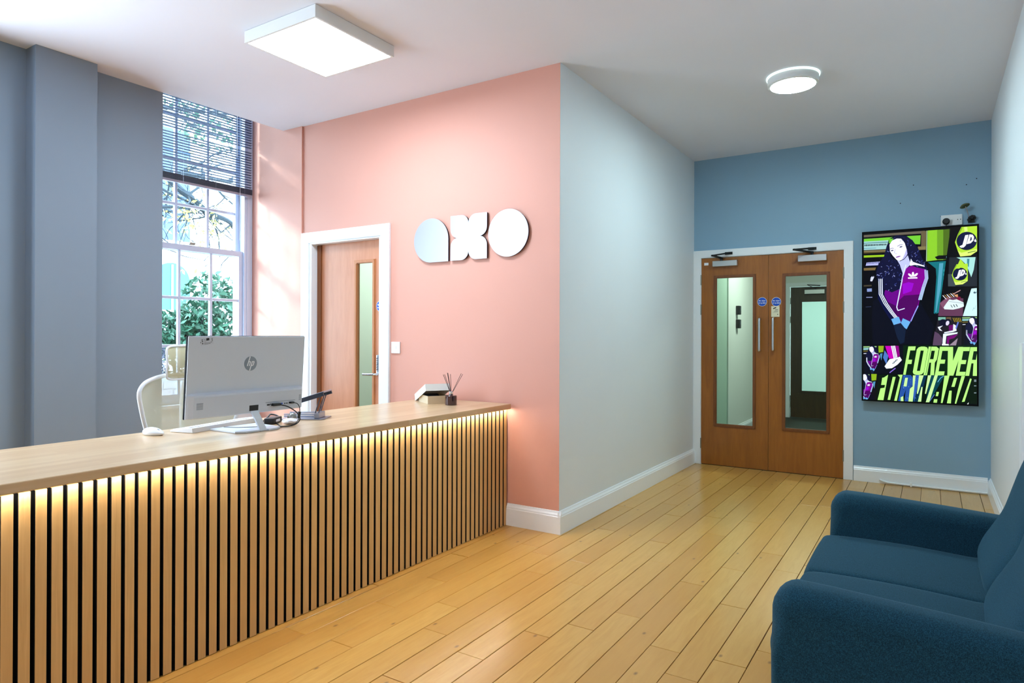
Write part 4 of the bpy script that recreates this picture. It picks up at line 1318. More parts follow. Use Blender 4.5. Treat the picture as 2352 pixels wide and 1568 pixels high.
(215,225,252,48,314,61,292,63,293,49,315),
(215,225,252,61,293,73,277,74,278,62,294),
(170,205,245,130,392,131,373,132,373,131,392),
(170,205,245,131,374,124,352,126,352,132,374),
(170,205,245,124,353,118,324,119,323,126,352),
(215,225,252,41,371,41,334,43,334,42,371),
(215,225,252,41,335,52,313,53,314,43,336),
(215,225,252,51,314,65,292,66,293,53,315),
(215,225,252,64,293,76,277,77,278,65,294),
(170,205,245,132,392,133,373,135,373,134,392),
(170,205,245,133,374,127,352,128,352,135,374),
(170,205,245,127,353,120,324,122,324,129,353),
(140,150,240,114,311,108,296,109,295,116,310),
(140,150,240,108,297,99,275,101,274,110,296),
(240,235,252,107,382,106,379,105,377,104,376,103,377,102,379,102,382,102,385,103,387,104,388,105,387,106,385),
(240,235,252,100,382,102,380,102,378,102,376,101,376,99,377,97,378,95,380,94,382,95,384,96,384,98,384),
(240,235,252,111,379,109,378,108,377,106,377,106,379,107,381,108,383,111,385,112,385,114,385,114,383,113,381),
(240,235,252,94,375,113,376,113,373,94,372),
(95,160,215,61,278,75,284,81,270,66,265),
(95,160,215,79,266,84,281,99,273,92,256),
(14,26,50,66,264,81,269,90,255,88,234,74,234,72,238),
(10,10,14,16,13,16,229,121,233,122,13),
(140,185,120,12,225,58,228,58,219,12,215),
(130,185,185,12,210,12,210,12,194,12,194),
(110,100,40,12,187,12,187,12,180,12,180),
(130,165,25,72,231,113,232,109,180,75,174),
(70,130,170,84,164,104,170,95,107),
(190,195,215,15,166,38,168,35,162,15,160),
(6,8,22,13,13,12,87,61,87,83,46,100,14,100,13),
(95,0,125,12,97,32,109,18,49,13,33),
(60,0,80,13,20,13,62,20,58,19,25,53,27,33,13,24,13,13,18),
(8,12,55,13,41,27,24,13,19),
(118,0,135,38,155,57,163,79,158,86,141,84,119,74,91,68,74,65,57,35,53,18,47,29,116,32,138),
(140,5,190,31,115,44,120,56,117,51,98,32,89),
(70,0,85,22,72,34,86,73,91,67,74,59,42,48,22,27,19,19,31),
(13,15,48,12,226,12,229,45,230,53,223,65,204,74,179,82,164,86,152,61,157,46,162,42,184,34,218,18,227),
(13,15,48,12,95,26,102,32,132,26,162,18,170,12,176),
(178,185,232,18,175,42,187,49,164,38,153,33,135,30,147,25,162),
(225,228,248,12,224,15,226,26,228,35,219,39,205,41,190,36,179,25,172,18,174,12,181),
(170,170,225,40,203,42,190,36,178,29,173,36,189),
(12,10,30,25,170,35,176,34,177,24,172),
(12,10,30,35,176,42,186,41,187,34,177),
(13,15,48,12,224,12,228,13,229,42,230,49,219,42,197,38,212,29,227,18,227),
(225,232,250,49,178,54,170,64,167,79,162,79,159,64,162,56,163,48,160,46,164),
(205,215,250,37,163,31,140,33,140,40,162),
(205,215,250,31,141,29,123,31,123,34,141),
(205,215,250,29,125,24,96,26,96,31,124),
(205,215,250,24,97,17,56,19,56,26,97),
(205,215,250,17,57,20,48,22,49,19,58),
(205,215,250,21,47,36,53,35,55,20,49),
(215,225,252,13,30,16,25,17,26,13,33),
(170,205,245,79,151,80,130,82,130,80,151),
(170,205,245,80,131,73,108,74,107,82,131),
(170,205,245,73,108,65,77,67,76,75,108),
(215,225,252,13,34,19,25,21,27,13,37),
(170,205,245,81,151,83,130,84,130,83,151),
(170,205,245,83,132,75,108,77,107,84,131),
(170,205,245,76,109,68,77,70,77,77,108),
(215,225,252,13,39,23,25,24,27,13,42),
(170,205,245,84,151,85,130,87,131,86,151),
(170,205,245,86,132,78,108,80,107,87,131),
(170,205,245,78,109,71,77,73,77,80,108),
(140,150,240,65,63,57,46,59,45,66,62),
(140,150,240,58,48,48,23,50,22,60,47),
(240,235,252,56,139,56,136,55,134,54,133,52,134,51,136,51,139,51,142,52,145,54,146,55,145,56,143),
(240,235,252,49,139,51,137,52,135,51,133,50,133,48,133,46,135,44,137,43,139,44,141,45,141,47,141),
(240,235,252,62,137,59,135,57,134,56,134,56,136,57,138,58,140,61,142,63,143,64,143,64,141,63,139),
(240,235,252,42,131,63,133,63,130,43,128),
(95,160,215,13,13,13,29,23,33,28,18,15,13),
(95,160,215,27,13,27,13,32,30,49,21,45,13),
(14,26,50,17,13,28,17,31,13),
(6,8,20,126,235,171,473,306,475,304,241),
(70,110,180,171,435,198,389,184,316,160,372),
(185,0,170,175,471,224,472,242,366,204,366),
(235,225,250,218,472,247,474,264,375,238,364),
(60,40,110,225,472,246,365,249,366,228,473),
(60,40,110,236,472,255,371,258,371,239,473),
(130,0,120,247,474,273,473,282,390,264,375),
(225,235,242,171,299,207,360,260,372,282,383,297,355,265,316,225,285,184,280),
(20,40,60,228,322,247,331,245,336,226,327),
(20,40,60,238,335,257,342,256,348,237,340),
(20,40,60,249,348,268,354,266,359,248,354),
(130,100,210,210,243,253,283,248,289,206,249),
(4,30,8,306,477,809,483,809,241,306,223),
(170,238,120,343,469,361,469,324,233,306,233),
(170,238,120,343,469,395,470,390,437,338,436),
(170,238,120,326,358,370,359,365,324,320,323),
(170,238,120,403,445,431,446,402,258,375,257),
(170,238,120,453,446,480,447,452,260,424,259),
(170,238,120,403,445,415,462,434,469,457,469,474,463,480,447,479,437,402,436),
(170,238,120,375,257,381,241,398,235,421,235,440,243,452,260,453,269,376,267),
(170,238,120,486,469,510,469,474,235,450,234),
(170,238,120,486,469,540,469,556,453,553,437,481,436),
(170,238,120,530,446,555,451,542,365,518,365),
(170,238,120,470,366,543,367,528,339,466,338),
(170,238,120,503,343,528,344,523,237,497,236),
(170,238,120,563,469,584,469,549,236,528,235),
(170,238,120,563,469,625,469,620,437,558,436),
(170,238,120,547,364,600,365,595,333,542,331),
(170,238,120,533,268,595,270,590,238,528,235),
(170,238,120,618,468,652,469,650,238,614,237),
(170,238,120,686,469,718,470,654,238,614,237),
(170,238,120,704,468,724,468,690,238,670,237),
(170,238,120,704,468,764,469,759,437,699,436),
(170,238,120,689,364,740,365,735,333,684,332),
(170,238,120,675,269,735,271,730,239,670,237),
(170,238,120,767,468,792,468,758,239,733,238),
(170,238,120,767,468,809,469,809,437,762,436),
(170,238,120,809,415,809,366,802,366),
(170,238,120,752,367,809,368,809,341,748,339),
(170,238,120,787,345,809,345,809,240,782,239),
(10,60,30,502,471,464,240,467,240,505,470),
(5,20,6,108,13,126,227,809,241,809,18,436,13),
(8,45,70,366,13,374,230,472,234,422,15,379,13),
(8,60,70,494,234,594,235,494,19,468,18),
(35,75,150,271,13,306,230,361,232,378,205,372,144,355,120,342,13,316,13,326,112,297,13),
(45,85,165,393,233,422,234,411,156,385,13,376,68),
(90,140,210,345,131,349,140,347,141,342,133),
(15,35,90,307,106,312,113,310,115,305,108),
(90,140,210,367,128,374,127,375,130,368,131),
(15,35,90,359,146,364,138,366,141,361,148),
(15,35,90,349,224,354,218,356,220,351,226),
(90,140,210,339,39,336,45,334,43,337,37),
(15,35,90,289,138,283,140,282,137,288,135),
(15,35,90,325,213,318,215,317,212,324,210),
(15,35,90,327,24,321,29,320,26,325,22),
(90,140,210,365,59,361,54,363,52,367,57),
(90,140,210,397,41,394,48,391,46,395,39),
(90,140,210,415,107,421,113,421,113,420,115,413,109),
(90,140,210,314,127,307,122,308,119,315,124),
(90,140,210,316,217,310,219,309,216,316,214),
(90,140,210,284,203,290,206,289,209,283,206),
(15,35,90,329,16,334,15,335,18,329,19),
(15,35,90,353,118,346,118,346,115,353,115),
(15,35,90,308,154,300,153,300,150,308,151),
(90,140,210,347,157,344,160,342,158,345,155),
(90,140,210,360,172,362,175,360,177,358,174),
(90,140,210,298,31,300,29,301,32,299,33),
(15,35,90,304,218,308,215,309,217,306,220),
(90,140,210,401,102,401,98,404,98,403,103),
(15,35,90,354,217,350,216,350,213,354,214),
(90,140,210,418,53,416,57,414,56,415,52),
(15,35,90,304,117,303,123,300,123,301,116),
(90,140,210,327,131,325,138,322,137,324,129),
(15,35,90,338,188,333,188,333,185,338,185),
(15,35,90,304,171,304,163,306,163,306,171),
(15,35,90,397,65,394,71,392,70,395,63),
(90,140,210,306,122,313,129,311,131,305,124),
(90,140,210,393,172,387,164,389,162,395,170),
(15,35,90,324,205,330,209,329,212,323,208),
(15,35,90,306,215,300,222,298,220,304,213),
(15,35,90,332,208,325,209,325,206,331,205),
(15,35,90,408,121,414,122,414,125,407,124),
(15,35,90,396,210,394,215,392,214,393,210),
(90,140,210,344,43,342,40,344,38,346,41),
(15,35,90,412,218,405,210,407,208,413,216),
(15,35,90,415,99,411,94,413,92,416,97),
(90,140,210,410,211,409,204,411,203,412,211),
(90,140,210,357,192,361,197,359,199,355,194),
(15,35,90,325,206,328,202,330,203,328,207),
(15,35,90,343,156,346,156,346,159,343,159),
(15,35,90,344,218,338,219,337,216,343,215),
(90,140,210,394,191,387,184,389,181,396,189),
(170,238,120,167,205,197,229,163,13,120,13,141,112,171,119,175,143,146,141,154,202),
(170,238,120,231,212,252,213,212,18,194,18),
(170,238,120,267,231,302,233,261,13,245,13,242,13,283,209),
(185,240,150,321,208,340,209,331,137,309,136),
(185,240,150,376,230,395,231,374,13,369,13,344,13,355,119,374,139),
(185,240,150,419,232,451,233,411,79,404,80),
(185,240,150,481,234,504,235,468,82,460,83),
(185,240,150,436,137,444,137,434,16,411,15),
(185,240,150,527,236,549,236,490,14,466,13),
(170,238,120,594,235,628,237,581,13,574,13,570,13),
(170,238,120,519,13,523,41,546,42,543,13),
(170,238,120,540,101,557,101,550,67,535,67),
(170,238,120,659,220,679,221,662,148,641,147),
(170,238,120,611,13,627,115,643,116,638,13),
(170,238,120,708,236,731,237,673,13,670,13,664,14,684,123),
(170,238,120,765,220,775,215,729,33,711,29),
(185,240,150,289,13,289,44,307,55,309,13),
(80,110,190,524,81,492,25,495,22,528,78),
(110,190,230,549,180,571,217,568,219,546,182),
(110,190,230,569,215,591,231,590,234,567,218),
(220,230,220,748,13,745,14,756,29,754,13),
(130,150,160,791,211,805,211,805,205,791,204),
(130,150,160,791,201,805,202,805,195,791,194),
(130,150,160,791,165,805,165,805,159,791,158),
(130,150,160,791,109,805,110,805,103,791,102)]
me = bpy.data.meshes.new('screen'); vs, fs, cols = [], [], []
for i, rec in enumerate(TVD):
    c = lin(rec[:3])
    q = rec[3:]; yy = TY + 0.0018 - i * 0.0000045
    n0 = len(vs)
    pts = [(TX + q[j] / 1000, yy, TZ + q[j + 1] / 1000) for j in range(0, len(q), 2)]
    ar = sum(pts[j - 1][0] * pts[j][2] - pts[j][0] * pts[j - 1][2] for j in range(len(pts)))
    if abs(ar) < 1e-7: continue
    if ar < 0: pts.reverse()
    vs += pts; fs.append(list(range(n0, n0 + len(pts)))); cols.append((c, len(pts)))
me.from_pydata(vs, [], fs)
ca = me.color_attributes.new('picture', 'FLOAT_COLOR', 'CORNER')
buf = []
for c, n in cols: buf += [*c, 1.0] * n
ca.data.foreach_set('color', buf)
so = bpy.data.objects.new('screen_picture', me); COL.objects.link(so); so.parent = tv
for v in me.vertices: v.co -= ori(tv)
ms = bpy.data.materials.new('lit_screen'); ms.use_nodes = True; nt = ms.node_tree; b = nt.nodes['Principled BSDF']
at = nt.nodes.new('ShaderNodeVertexColor'); at.layer_name = 'picture'
b.inputs['Base Color'].default_value = (0.002, 0.002, 0.003, 1); b.inputs['Roughness'].default_value = 0.15; b.inputs['Specular IOR Level'].default_value = 0.2
nt.links.new(at.outputs['Color'], b.inputs['Emission Color']); b.inputs['Emission Strength'].default_value = 1.1
me.materials.append(ms); so['label'] = 'lit advert with a curly-haired woman in a track jacket'

# socket above the screen
e = empty('wall_socket', (0.134, YB, 2.205), label='white double socket peeping over the top of the screen', cat='socket')
link('socket_plate', B(0.062, 0.208, YB - 0.012, YB - 0.0003, 2.160, 2.246, bev=0.003), m_white_pl, e)
link('rocker', B(0.125, 0.139, YB - 0.015, YB - 0.0121, 2.205, 2.228, bev=0.001), m_white_pl, e)
for x in (0.176, 0.196):
    link('pin_hole', B(x - 0.003, x + 0.003, YB - 0.0126, YB - 0.0121, 2.200, 2.207), m_ink, e)
e = empty('power_plug', (0.098, YB - 0.013, 2.19), label='black plug in the left half of the wall socket', cat='plug')
bm = bmesh.new(); lathe(bm, [(0.019, -0.040), (0.025, -0.034), (0.026, -0.0005)], 0.098, 2.192, 24, axis='y', base=YB - 0.0125)
link('plug_body', bm, m_black, e, smooth=True)
bm = bmesh.new(); tube(bm, smooth_path([(0.098, YB - 0.03, 2.168), (0.098, YB - 0.032, 2.12), (0.11, YB - 0.028, 2.05)], 5), 0.0035, 8)
link('plug_cord', bm, m_black, e, smooth=True)
# small bracket lamp-like fitting at the screen's upper right
e = empty('wall_bracket', (0.262, YB, 2.20), label='small bronze disc on a bent stem above the screen corner', cat='bracket')
bm = bmesh.new()
for i in range(9):
    a = i * 0.7
    rbox(bm, (0.268 + 0.020 * math.cos(a), YB - 0.022 - 0.008 * (i % 2), 2.203 + 0.016 * math.sin(a * 1.3)), (0.020, 0.018, 0.016), 0.004, 2, Matrix.Rotation(a, 3, 'Y'))
box(bm, 0.246, 0.29, YB - 0.012, YB - 0.0004, 2.17, 2.225)
link('mount', bm, m_black_arm, e)
bm = bmesh.new(); tube(bm, smooth_path([(0.250, YB - 0.03, 2.215), (0.238, YB - 0.05, 2.262), (0.226, YB - 0.06, 2.295)], 5), 0.0035, 8)
link('stem', bm, m_alu, e, smooth=True)
b2 = bmesh.new(); lathe(b2, [(0.004, 0.014), (0.024, 0.011), (0.036, 0.0), (0.034, -0.003), (0.004, 0.004)], 0, 0, 28)
bmesh.ops.transform(b2, matrix=Matrix.Translation((0.222, YB - 0.062, 2.300)) @ Matrix.Rotation(math.radians(-22), 4, 'Y') @ Matrix.Rotation(math.radians(-16), 4, 'X'), verts=b2.verts)
link('disc', b2, mat('bronze', (110, 110, 62), 0.4, metal=0.6), e, smooth=True)
# surface conduit along the blue wall's baseboard
e = empty('cable_conduit', (0.0, YB - 0.035, 0), label='white cable conduit along the foot of the blue wall', cat='conduit')
bm = bmesh.new(); tube(bm, smooth_path([(-0.372, YB - 0.031, 0.034), (-0.335, YB - 0.034, 0.021), (-0.27, YB - 0.036, 0.0150), (0.0, YB - 0.036, 0.014), (0.372, YB - 0.036, 0.014)], 6), 0.0085, 10)
link('pipe', bm, m_gloss, e, smooth=True)
link('clip', B(-0.150, -0.136, YB - 0.048, YB - 0.0205, 0.001, 0.034, bev=0.002), m_white_pl, e)
# pale upright strip on the right wall, at the edge of the view
struct('trim_7', B(XR - 0.012, XR - 0.0003, 4.20, 4.312, 0.132, 1.22), m_gloss)

# ------------------------------------------------------------------ sofa
sf = empty('sofa', (0.02, 2.49, 0), label='teal blue two-seat sofa against the right wall', cat='sofa')
def loft(profile, ya, yb_, nexp=7, n=22, shrink_c=None, bulge=None, edge=0.0):
    """closed XZ profile swept along y with pillow-rounded ends"""
    bm = bmesh.new(); rings = []
    ts = [-1 + 2 * i / (n - 1) for i in range(n)]
    ts = [math.copysign(1 - (1 - abs(t)) ** 1.9, t) for t in ts]
    cx = sum(q[0] for q in profile) / len(profile); cz = sum(q[1] for q in profile) / len(profile)
    if shrink_c: cx, cz = shrink_c
    for t in ts:
        s_ = max(0.02, (1 - min(1, abs(t)) ** nexp)) ** (1 / nexp * 2.2)
        s_ = edge + (1 - edge) * s_
        y_ = (ya + yb_) / 2 + (yb_ - ya) / 2 * t
        ring = []
        for (a, c) in profile:
            x_ = cx + (a - cx) * s_; z_ = cz + (c - cz) * s_
            if bulge: x_, z_ = bulge(x_, z_, t)
            ring.append(bm.verts.new((x_, y_, z_)))
        rings.append(ring)
    for A, C in zip(rings, rings[1:]):
        for k in range(len(A)): bm.faces.new([A[k - 1], A[k], C[k], C[k - 1]])
    bm.faces.new(rings[0]); bm.faces.new(list(reversed(rings[-1])))
    return bm
def closed_smooth(pts, k=5):
    n = len(pts); out = []
    for i in range(n):
        a, b_, c, d = [Vector((*pts[(i + j) % n], 0)) for j in (-1, 0, 1, 2)]
        for j in range(k):
            t = j / k
            v = 0.5 * ((2 * b_) + (c - a) * t + (2 * a - 5 * b_ + 4 * c - d) * t * t + (-a + 3 * b_ - 3 * c + d) * t ** 3)
            out.append((v.x, v.y))
    return out
# arms: soft rounded slabs, a little lower at the back
def arm(ya, yb_):
    pr = [(-0.340, 0.12), (-0.352, 0.20), (-0.357, 0.30), (-0.358, 0.42), (-0.356, 0.50)]
    pr += [(-0.290 + 0.066 * math.cos(math.radians(a)), 0.535 + 0.068 * math.sin(math.radians(a))) for a in (175, 160, 145, 130, 115, 100)]
    pr += [(-0.22, 0.600), (-0.10, 0.594), (0.05, 0.586), (0.20, 0.576), (0.30, 0.568), (0.35, 0.55), (0.37, 0.50), (0.37, 0.12)]
    cx, cz = 0.0, 0.30
    T = (yb_ - ya) / 2; ym = (ya + yb_) / 2; R_a = 0.052
    bm = bmesh.new(); rings = []
    steps = [(-T, 1.0)] + [(-T + R_a * (1 - math.cos(math.radians(a))), 0) for a in ()]
    prof_y = []
    for a in range(0, 91, 15): prof_y.append((-T + R_a * (1 - math.sin(math.radians(90 - a))), R_a * (1 - math.sin(math.radians(a)))))
    prof_y = [(-T + R_a * (1 - math.cos(math.radians(a))), R_a * (1 - math.sin(math.radians(a)))) for a in range(0, 91, 15)]
    prof_y = prof_y + [(-y_, d_) for y_, d_ in prof_y[::-1]]
    n_ = len(pr)
    nrm = []
    for i in range(n_):
        a, b_ = Vector((*pr[i - 1], 0)), Vector((*pr[(i + 1) % n_], 0)); t = (b_ - a).normalized(); nrm.append((t.y, -t.x))
    for y_, d_ in prof_y:
        ring = []
        for (a, c), (nx, nz) in zip(pr, nrm):
            f = 1.0 if (c > 0.14 and a < 0.36) else 0.15
            ring.append(bm.verts.new((a + nx * d_ * f * (1.0 if c > 0.45 else 0.45), ym + y_, c + nz * d_ * f)))
        rings.append(ring)
    for A, C in zip(rings, rings[1:]):
        for k in range(n_): bm.faces.new([A[k - 1], A[k], C[k], C[k - 1]])
    bm.faces.new(rings[0]); bm.faces.new(list(reversed(rings[-1])))
    a = link('arm', bm, m_fab, sf, smooth=True); a.data.set_sharp_from_angle(angle=math.radians(75))
ARM_N = (1.803, 1.942); ARM_F = (3.004, 3.158)
for ya, yb_ in (ARM_N, ARM_F):
    arm(ya, yb_)
link('base_frame', B(-0.335, 0.368, 1.943, 3.003, 0.13, 0.300, bev=0.012), m_fab, sf)
def seat_cushion(ya, yb_):
    pr = closed_smooth([(-0.368, 0.31), (-0.388, 0.37), (-0.378, 0.420), (-0.335, 0.438), (-0.1, 0.442), (0.12, 0.432), (0.22, 0.425), (0.24, 0.31), (0.0, 0.302), (-0.3, 0.302)], 5)
    bm = loft(pr, ya, yb_, nexp=12, n=26, shrink_c=(-0.05, 0.37), edge=0.80, bulge=lambda x_, z_, t: (x_, z_ + (0.006 * (1 - t * t) if z_ > 0.38 else 0)))
    return link('seat_cushion', bm, m_fab, sf, smooth=True)
seat_cushion(1.944, 2.506); seat_cushion(2.509, 3.003)
def back_cushion(ya, yb_, push):
    pr = [(0.165, 0.40), (0.140, 0.455), (0.150, 0.50), (0.182, 0.560), (0.216, 0.625), (0.243, 0.71), (0.268, 0.79), (0.292, 0.845), (0.330, 0.868), (0.366, 0.850), (0.374, 0.78), (0.374, 0.45), (0.30, 0.385)]
    pr = closed_smooth([(a - (push if a < 0.3 else 0), c) for a, c in pr], 4)
    bm = loft(pr, ya, yb_, nexp=5, n=30, shrink_c=(0.31, 0.60), edge=0.45)
    return link('back_cushion', bm, m_fab, sf, smooth=True)
back_cushion(1.900, 2.500, 0.012); back_cushion(2.480, 3.070, 0.0)
link('back_frame', B(0.3745, 0.3765, 1.95, 3.04, 0.13, 0.80), m_fab, sf)
for x_, y_ in ((-0.30, 1.87), (-0.30, 3.08), (0.32, 1.87), (0.32, 3.08)):
    bm = bmesh.new(); lathe(bm, [(0.013, 0.0), (0.022, 0.118), (0.022, 0.125)], x_, y_, 14)
    link('leg', bm, m_bead, sf, smooth=True)
# ------------------------------------------------------------------ monitor on the desk
TB = Matrix.Translation((-2.684, 1.922, 0.886)) @ Matrix.Rotation(math.radians(4), 4, 'Y')
def place(bm, Mx=TB):
    bmesh.ops.transform(bm, matrix=Mx, verts=bm.verts); return bm
mo = empty('monitor', (-2.684, 1.922, ZT), label='silver computer monitor seen from behind on the reception desk', cat='monitor')
link('screen_panel', place(B(-0.012, -0.0005, -0.308, 0.308, 0, 0.3595, bev=0.001, seg=1)), m_matte, mo)
link('back_cover', place(B(-0.0003, 0.006, -0.3065, 0.3065, 0.09, 0.358, bev=0.002, seg=2)), m_silver_pl, mo)
bm = bmesh.new(); rings_ = []
PRF = [(-0.0003, 0.0005), (0.020, 0.001), (0.030, 0.006), (0.029, 0.095), (0.026, 0.103), (0.0062, 0.112), (-0.0003, 0.112)]
for yy, f in ((-0.3065, 0.12), (-0.300, 0.45), (-0.285, 1.0), (0.285, 1.0), (0.300, 0.45), (0.3065, 0.12)):
    rings_.append([bm.verts.new((max(a * f, -0.0003) if a > 0 else a, yy, c)) for a, c in PRF])
for A, C in zip(rings_, rings_[1:]):
    for k in range(len(A)): bm.faces.new([A[k - 1], A[k], C[k], C[k - 1]])
bm.faces.new(rings_[0]); bm.faces.new(rings_[-1][::-1])
h_ = link('lower_housing', place(bm), m_silver_lo, mo); h_['label'] = 'thicker lower housing with ports'
link('stand_slot', place(B(0.0285, 0.0302, -0.012, 0.036, 0.014, 0.040)), m_ink, h_)
link('port_recess', place(B(0.029, 0.0303, 0.075, 0.245, 0.045, 0.0475)), m_logo_grey, h_)
for y0, y1, mm, z0 in ((0.083, 0.098, m_ink, 0.031), (0.1005, 0.104, m_ink, 0.033), (0.158, 0.172, m_signblue, 0.031), (0.182, 0.188, m_ink, 0.030), (0.194, 0.200, m_ink, 0.030), (0.214, 0.232, m_ink, 0.031)):
    link('port', place(B(0.029, 0.0306, y0, y1, z0, z0 + 0.007)), mm, h_)
for y0, y1 in ((-0.272, -0.242), (0.268, 0.280)):
    bm = bmesh.new()
    for i in range(6): box(bm, 0.0285, 0.0300, y0, y1, 0.043 + i * 0.005, 0.0455 + i * 0.005)
    link('vent', place(bm), m_logo_grey, h_)
# round badge with the two letters
bm = bmesh.new()
b2 = bmesh.new(); lathe(b2, [(0.0335, 0), (0.0335, 0.0012)], 0, 0, 40)
bmesh.ops.transform(b2, matrix=Matrix.Translation((0.0061, 0.0, 0.232)) @ Matrix.Rotation(PI / 2, 4, 'Y'), verts=b2.verts)
lg = link('badge', place(b2), m_logo_grey, mo); lg['label'] = 'round grey badge with the letters hp'
def hp(bm, pts):
    # badge coordinates u to the right as seen from the room (+y), v up; slanted by 18 degrees
    q = [(0.0 + (u + v * 0.30), 0.232 + v) for u, v in pts]
    vs = [bm.verts.new((0.00765, a, c)) for a, c in q]; bm.faces.new(vs)
bm = bmesh.new()
def bar(u0, u1, v0, v1): hp(bm, [(u0, v0), (u1, v0), (u1, v1), (u0, v1)])
bar(-0.0165, -0.0115, -0.011, 0.0325)
bar(-0.0115, -0.0035, 0.0065, 0.0105); bar(-0.0060, -0.0015, -0.011, 0.0085)
bar(0.0030, 0.0080, -0.0325, 0.0105); bar(0.008, 0.0155, 0.0065, 0.0105); bar(0.0130, 0.0180, -0.0085, 0.0085); bar(0.008, 0.0155, -0.011, -0.007)
bm.faces.ensure_lookup_table()
lt = link('badge_letters', place(bm), m_white_pl, lg)
# rating sticker
bm = bmesh.new(); rbox(bm, (0.0064, -0.222, 0.336), (0.0006, 0.060, 0.030), 0.0001, 1, Matrix.Rotation(math.radians(10), 3, 'X'))
sk = link('rating_sticker', place(bm), m_silver_lo, mo); sk['label'] = 'small printed rating sticker'
bm = bmesh.new()
RX = Matrix.Rotation(math.radians(10), 3, 'X')
for (a, c, w_, hh) in ((-0.022, 0.010, 0.005, 0.004), (-0.022, 0.003, 0.005, 0.004), (-0.022, -0.006, 0.005, 0.005), (0.004, 0.0085, 0.014, 0.010), (-0.010, 0.010, 0.009, 0.001), (-0.008, 0.004, 0.012, 0.001), (-0.010, -0.002, 0.010, 0.001), (0.0, -0.007, 0.030, 0.0012), (0.0, -0.011, 0.030, 0.0012), (0.024, 0.004, 0.002, 0.014), (-0.030, 0.0, 0.002, 0.006), (0.019, -0.006, 0.006, 0.002)):
    cpt = RX @ Vector((0.0005, a, c)); rbox(bm, (0.0064 + cpt.x, -0.222 + cpt.y, 0.336 + cpt.z), (0.0004, w_, hh), 0.0001, 1, RX)
link('sticker_print', place(bm), m_ink, sk)
# stand
def slab(bm, a, b_, w, t):
    """flat bar from a to b, width w along y, thickness t"""
    a, b_ = Vector(a), Vector(b_); d = (b_ - a).normalized(); n = Vector((0, 1, 0)) ; k_ = d.cross(n).normalized()
    vs = [bm.verts.new(p_ + n * i * w / 2 + k_ * j * t / 2) for p_ in (a, b_) for i, j in ((1, 1), (1, -1), (-1, -1), (-1, 1))]
    for f in ((0, 1, 2, 3), (7, 6, 5, 4), (0, 4, 5, 1), (1, 5, 6, 2), (2, 6, 7, 3), (3, 7, 4, 0)): bm.faces.new([vs[i] for i in f])
bm = bmesh.new()
pa, pb_ = Vector((-2.668, 1.932, 0.918)), Vector((-2.622, 1.962, 0.806))
n_ = Vector((0, 1, 0)); k_ = Vector((1, 0, 0))
vs = []
for p_, w_ in ((pa, 0.040), (pa.lerp(pb_, 0.5) + Vector((0.004, 0, 0)), 0.036), (pb_, 0.036)):
    vs.append([bm.verts.new(p_ + n_ * i * w_ / 2 + k_ * j * 0.005) for i, j in ((1, 1), (1, -1), (-1, -1), (-1, 1))])
for A, C in zip(vs, vs[1:]):
    for k in range(4): bm.faces.new([A[k - 1], A[k], C[k], C[k - 1]])
bm.faces.new(vs[0]); bm.faces.new(vs[-1][::-1])
link('stand_arm', bm, m_silver_pl, mo)
bm = bmesh.new()
prism(bm, [(-2.84, 1.835), (-2.655, 1.838), (-2.622, 1.872), (-2.616, 1.940), (-2.640, 1.944), (-2.640, 1.982), (-2.612, 1.986), (-2.612, 2.035), (-2.640, 2.070), (-2.84, 2.085)], 'z', ZT + 0.0004, ZT + 0.0095, bev=0.002)
link('stand_base', bm, m_silver_pl, mo)

# cables behind the monitor
def cable(name, pts, r, label, m=m_black):
    c_ = empty(name, (pts[0][0], pts[0][1], ZT), label=label, cat='cable')
    bm = bmesh.new(); tube(bm, smooth_path(pts, 6), r, 8); link('cord', bm, m, c_, smooth=True)
    return c_
c_ = cable('video_cable', [(-2.640, 2.073, 0.914), (-2.622, 2.105, 0.902), (-2.612, 2.150, 0.868), (-2.622, 2.172, 0.832), (-2.640, 2.150, 0.808), (-2.665, 2.10, 0.8055), (-2.71, 2.12, 0.8055), (-2.80, 2.17, 0.8055)], 0.0028, 'thick black video cable looping from the back of the monitor')
bm = bmesh.new(); rbox(bm, (-2.645, 2.052, 0.917), (0.022, 0.046, 0.013), 0.003, 2); link('plug', bm, m_black, c_)
c_ = cable('power_cable', [(-2.645, 2.145, 0.919), (-2.632, 2.165, 0.912), (-2.628, 2.176, 0.890), (-2.630, 2.176, 0.850), (-2.640, 2.160, 0.815), (-2.655, 2.10, 0.8045), (-2.70, 2.0, 0.8120), (-2.76, 1.93, 0.8120), (-2.83, 1.90, 0.8120)], 0.0019, 'thin black power cable from the right of the monitor back')
bm = bmesh.new(); rbox(bm, (-2.645, 2.142, 0.919), (0.020, 0.022, 0.009), 0.003, 2); link('plug', bm, m_black, c_)
bm = bmesh.new(); tube(bm, [(-2.629, 2.177, 0.872), (-2.631, 2.172, 0.840)], 0.0075, 12); link('ferrite_bead', bm, m_black, c_, smooth=True)
cable('charger_cable', [(-2.868, 2.14, 0.8062), (-2.90, 2.20, 0.825), (-2.91, 2.225, 0.835), (-2.885, 2.25, 0.825), (-2.86, 2.23, 0.8062), (-2.885, 2.19, 0.8062)], 0.004, 'coiled black charger cable behind the monitor stand')
pbk = empty('power_brick', (-2.815, 2.165, ZT), math.radians(30), label='black power adaptor lying behind the monitor stand', cat='adaptor')
bm = bmesh.new(); rbox(bm, (0, 0, 0.016), (0.05, 0.11, 0.030), 0.005, 3); link('adaptor_body', bm, m_black, pbk, smooth=True, local=True)
bm = bmesh.new(); rbox(bm, (0.0256, 0.0, 0.016), (0.0006, 0.05, 0.012), 0.0001, 1); link('adaptor_label', bm, m_paper, pbk, local=True)
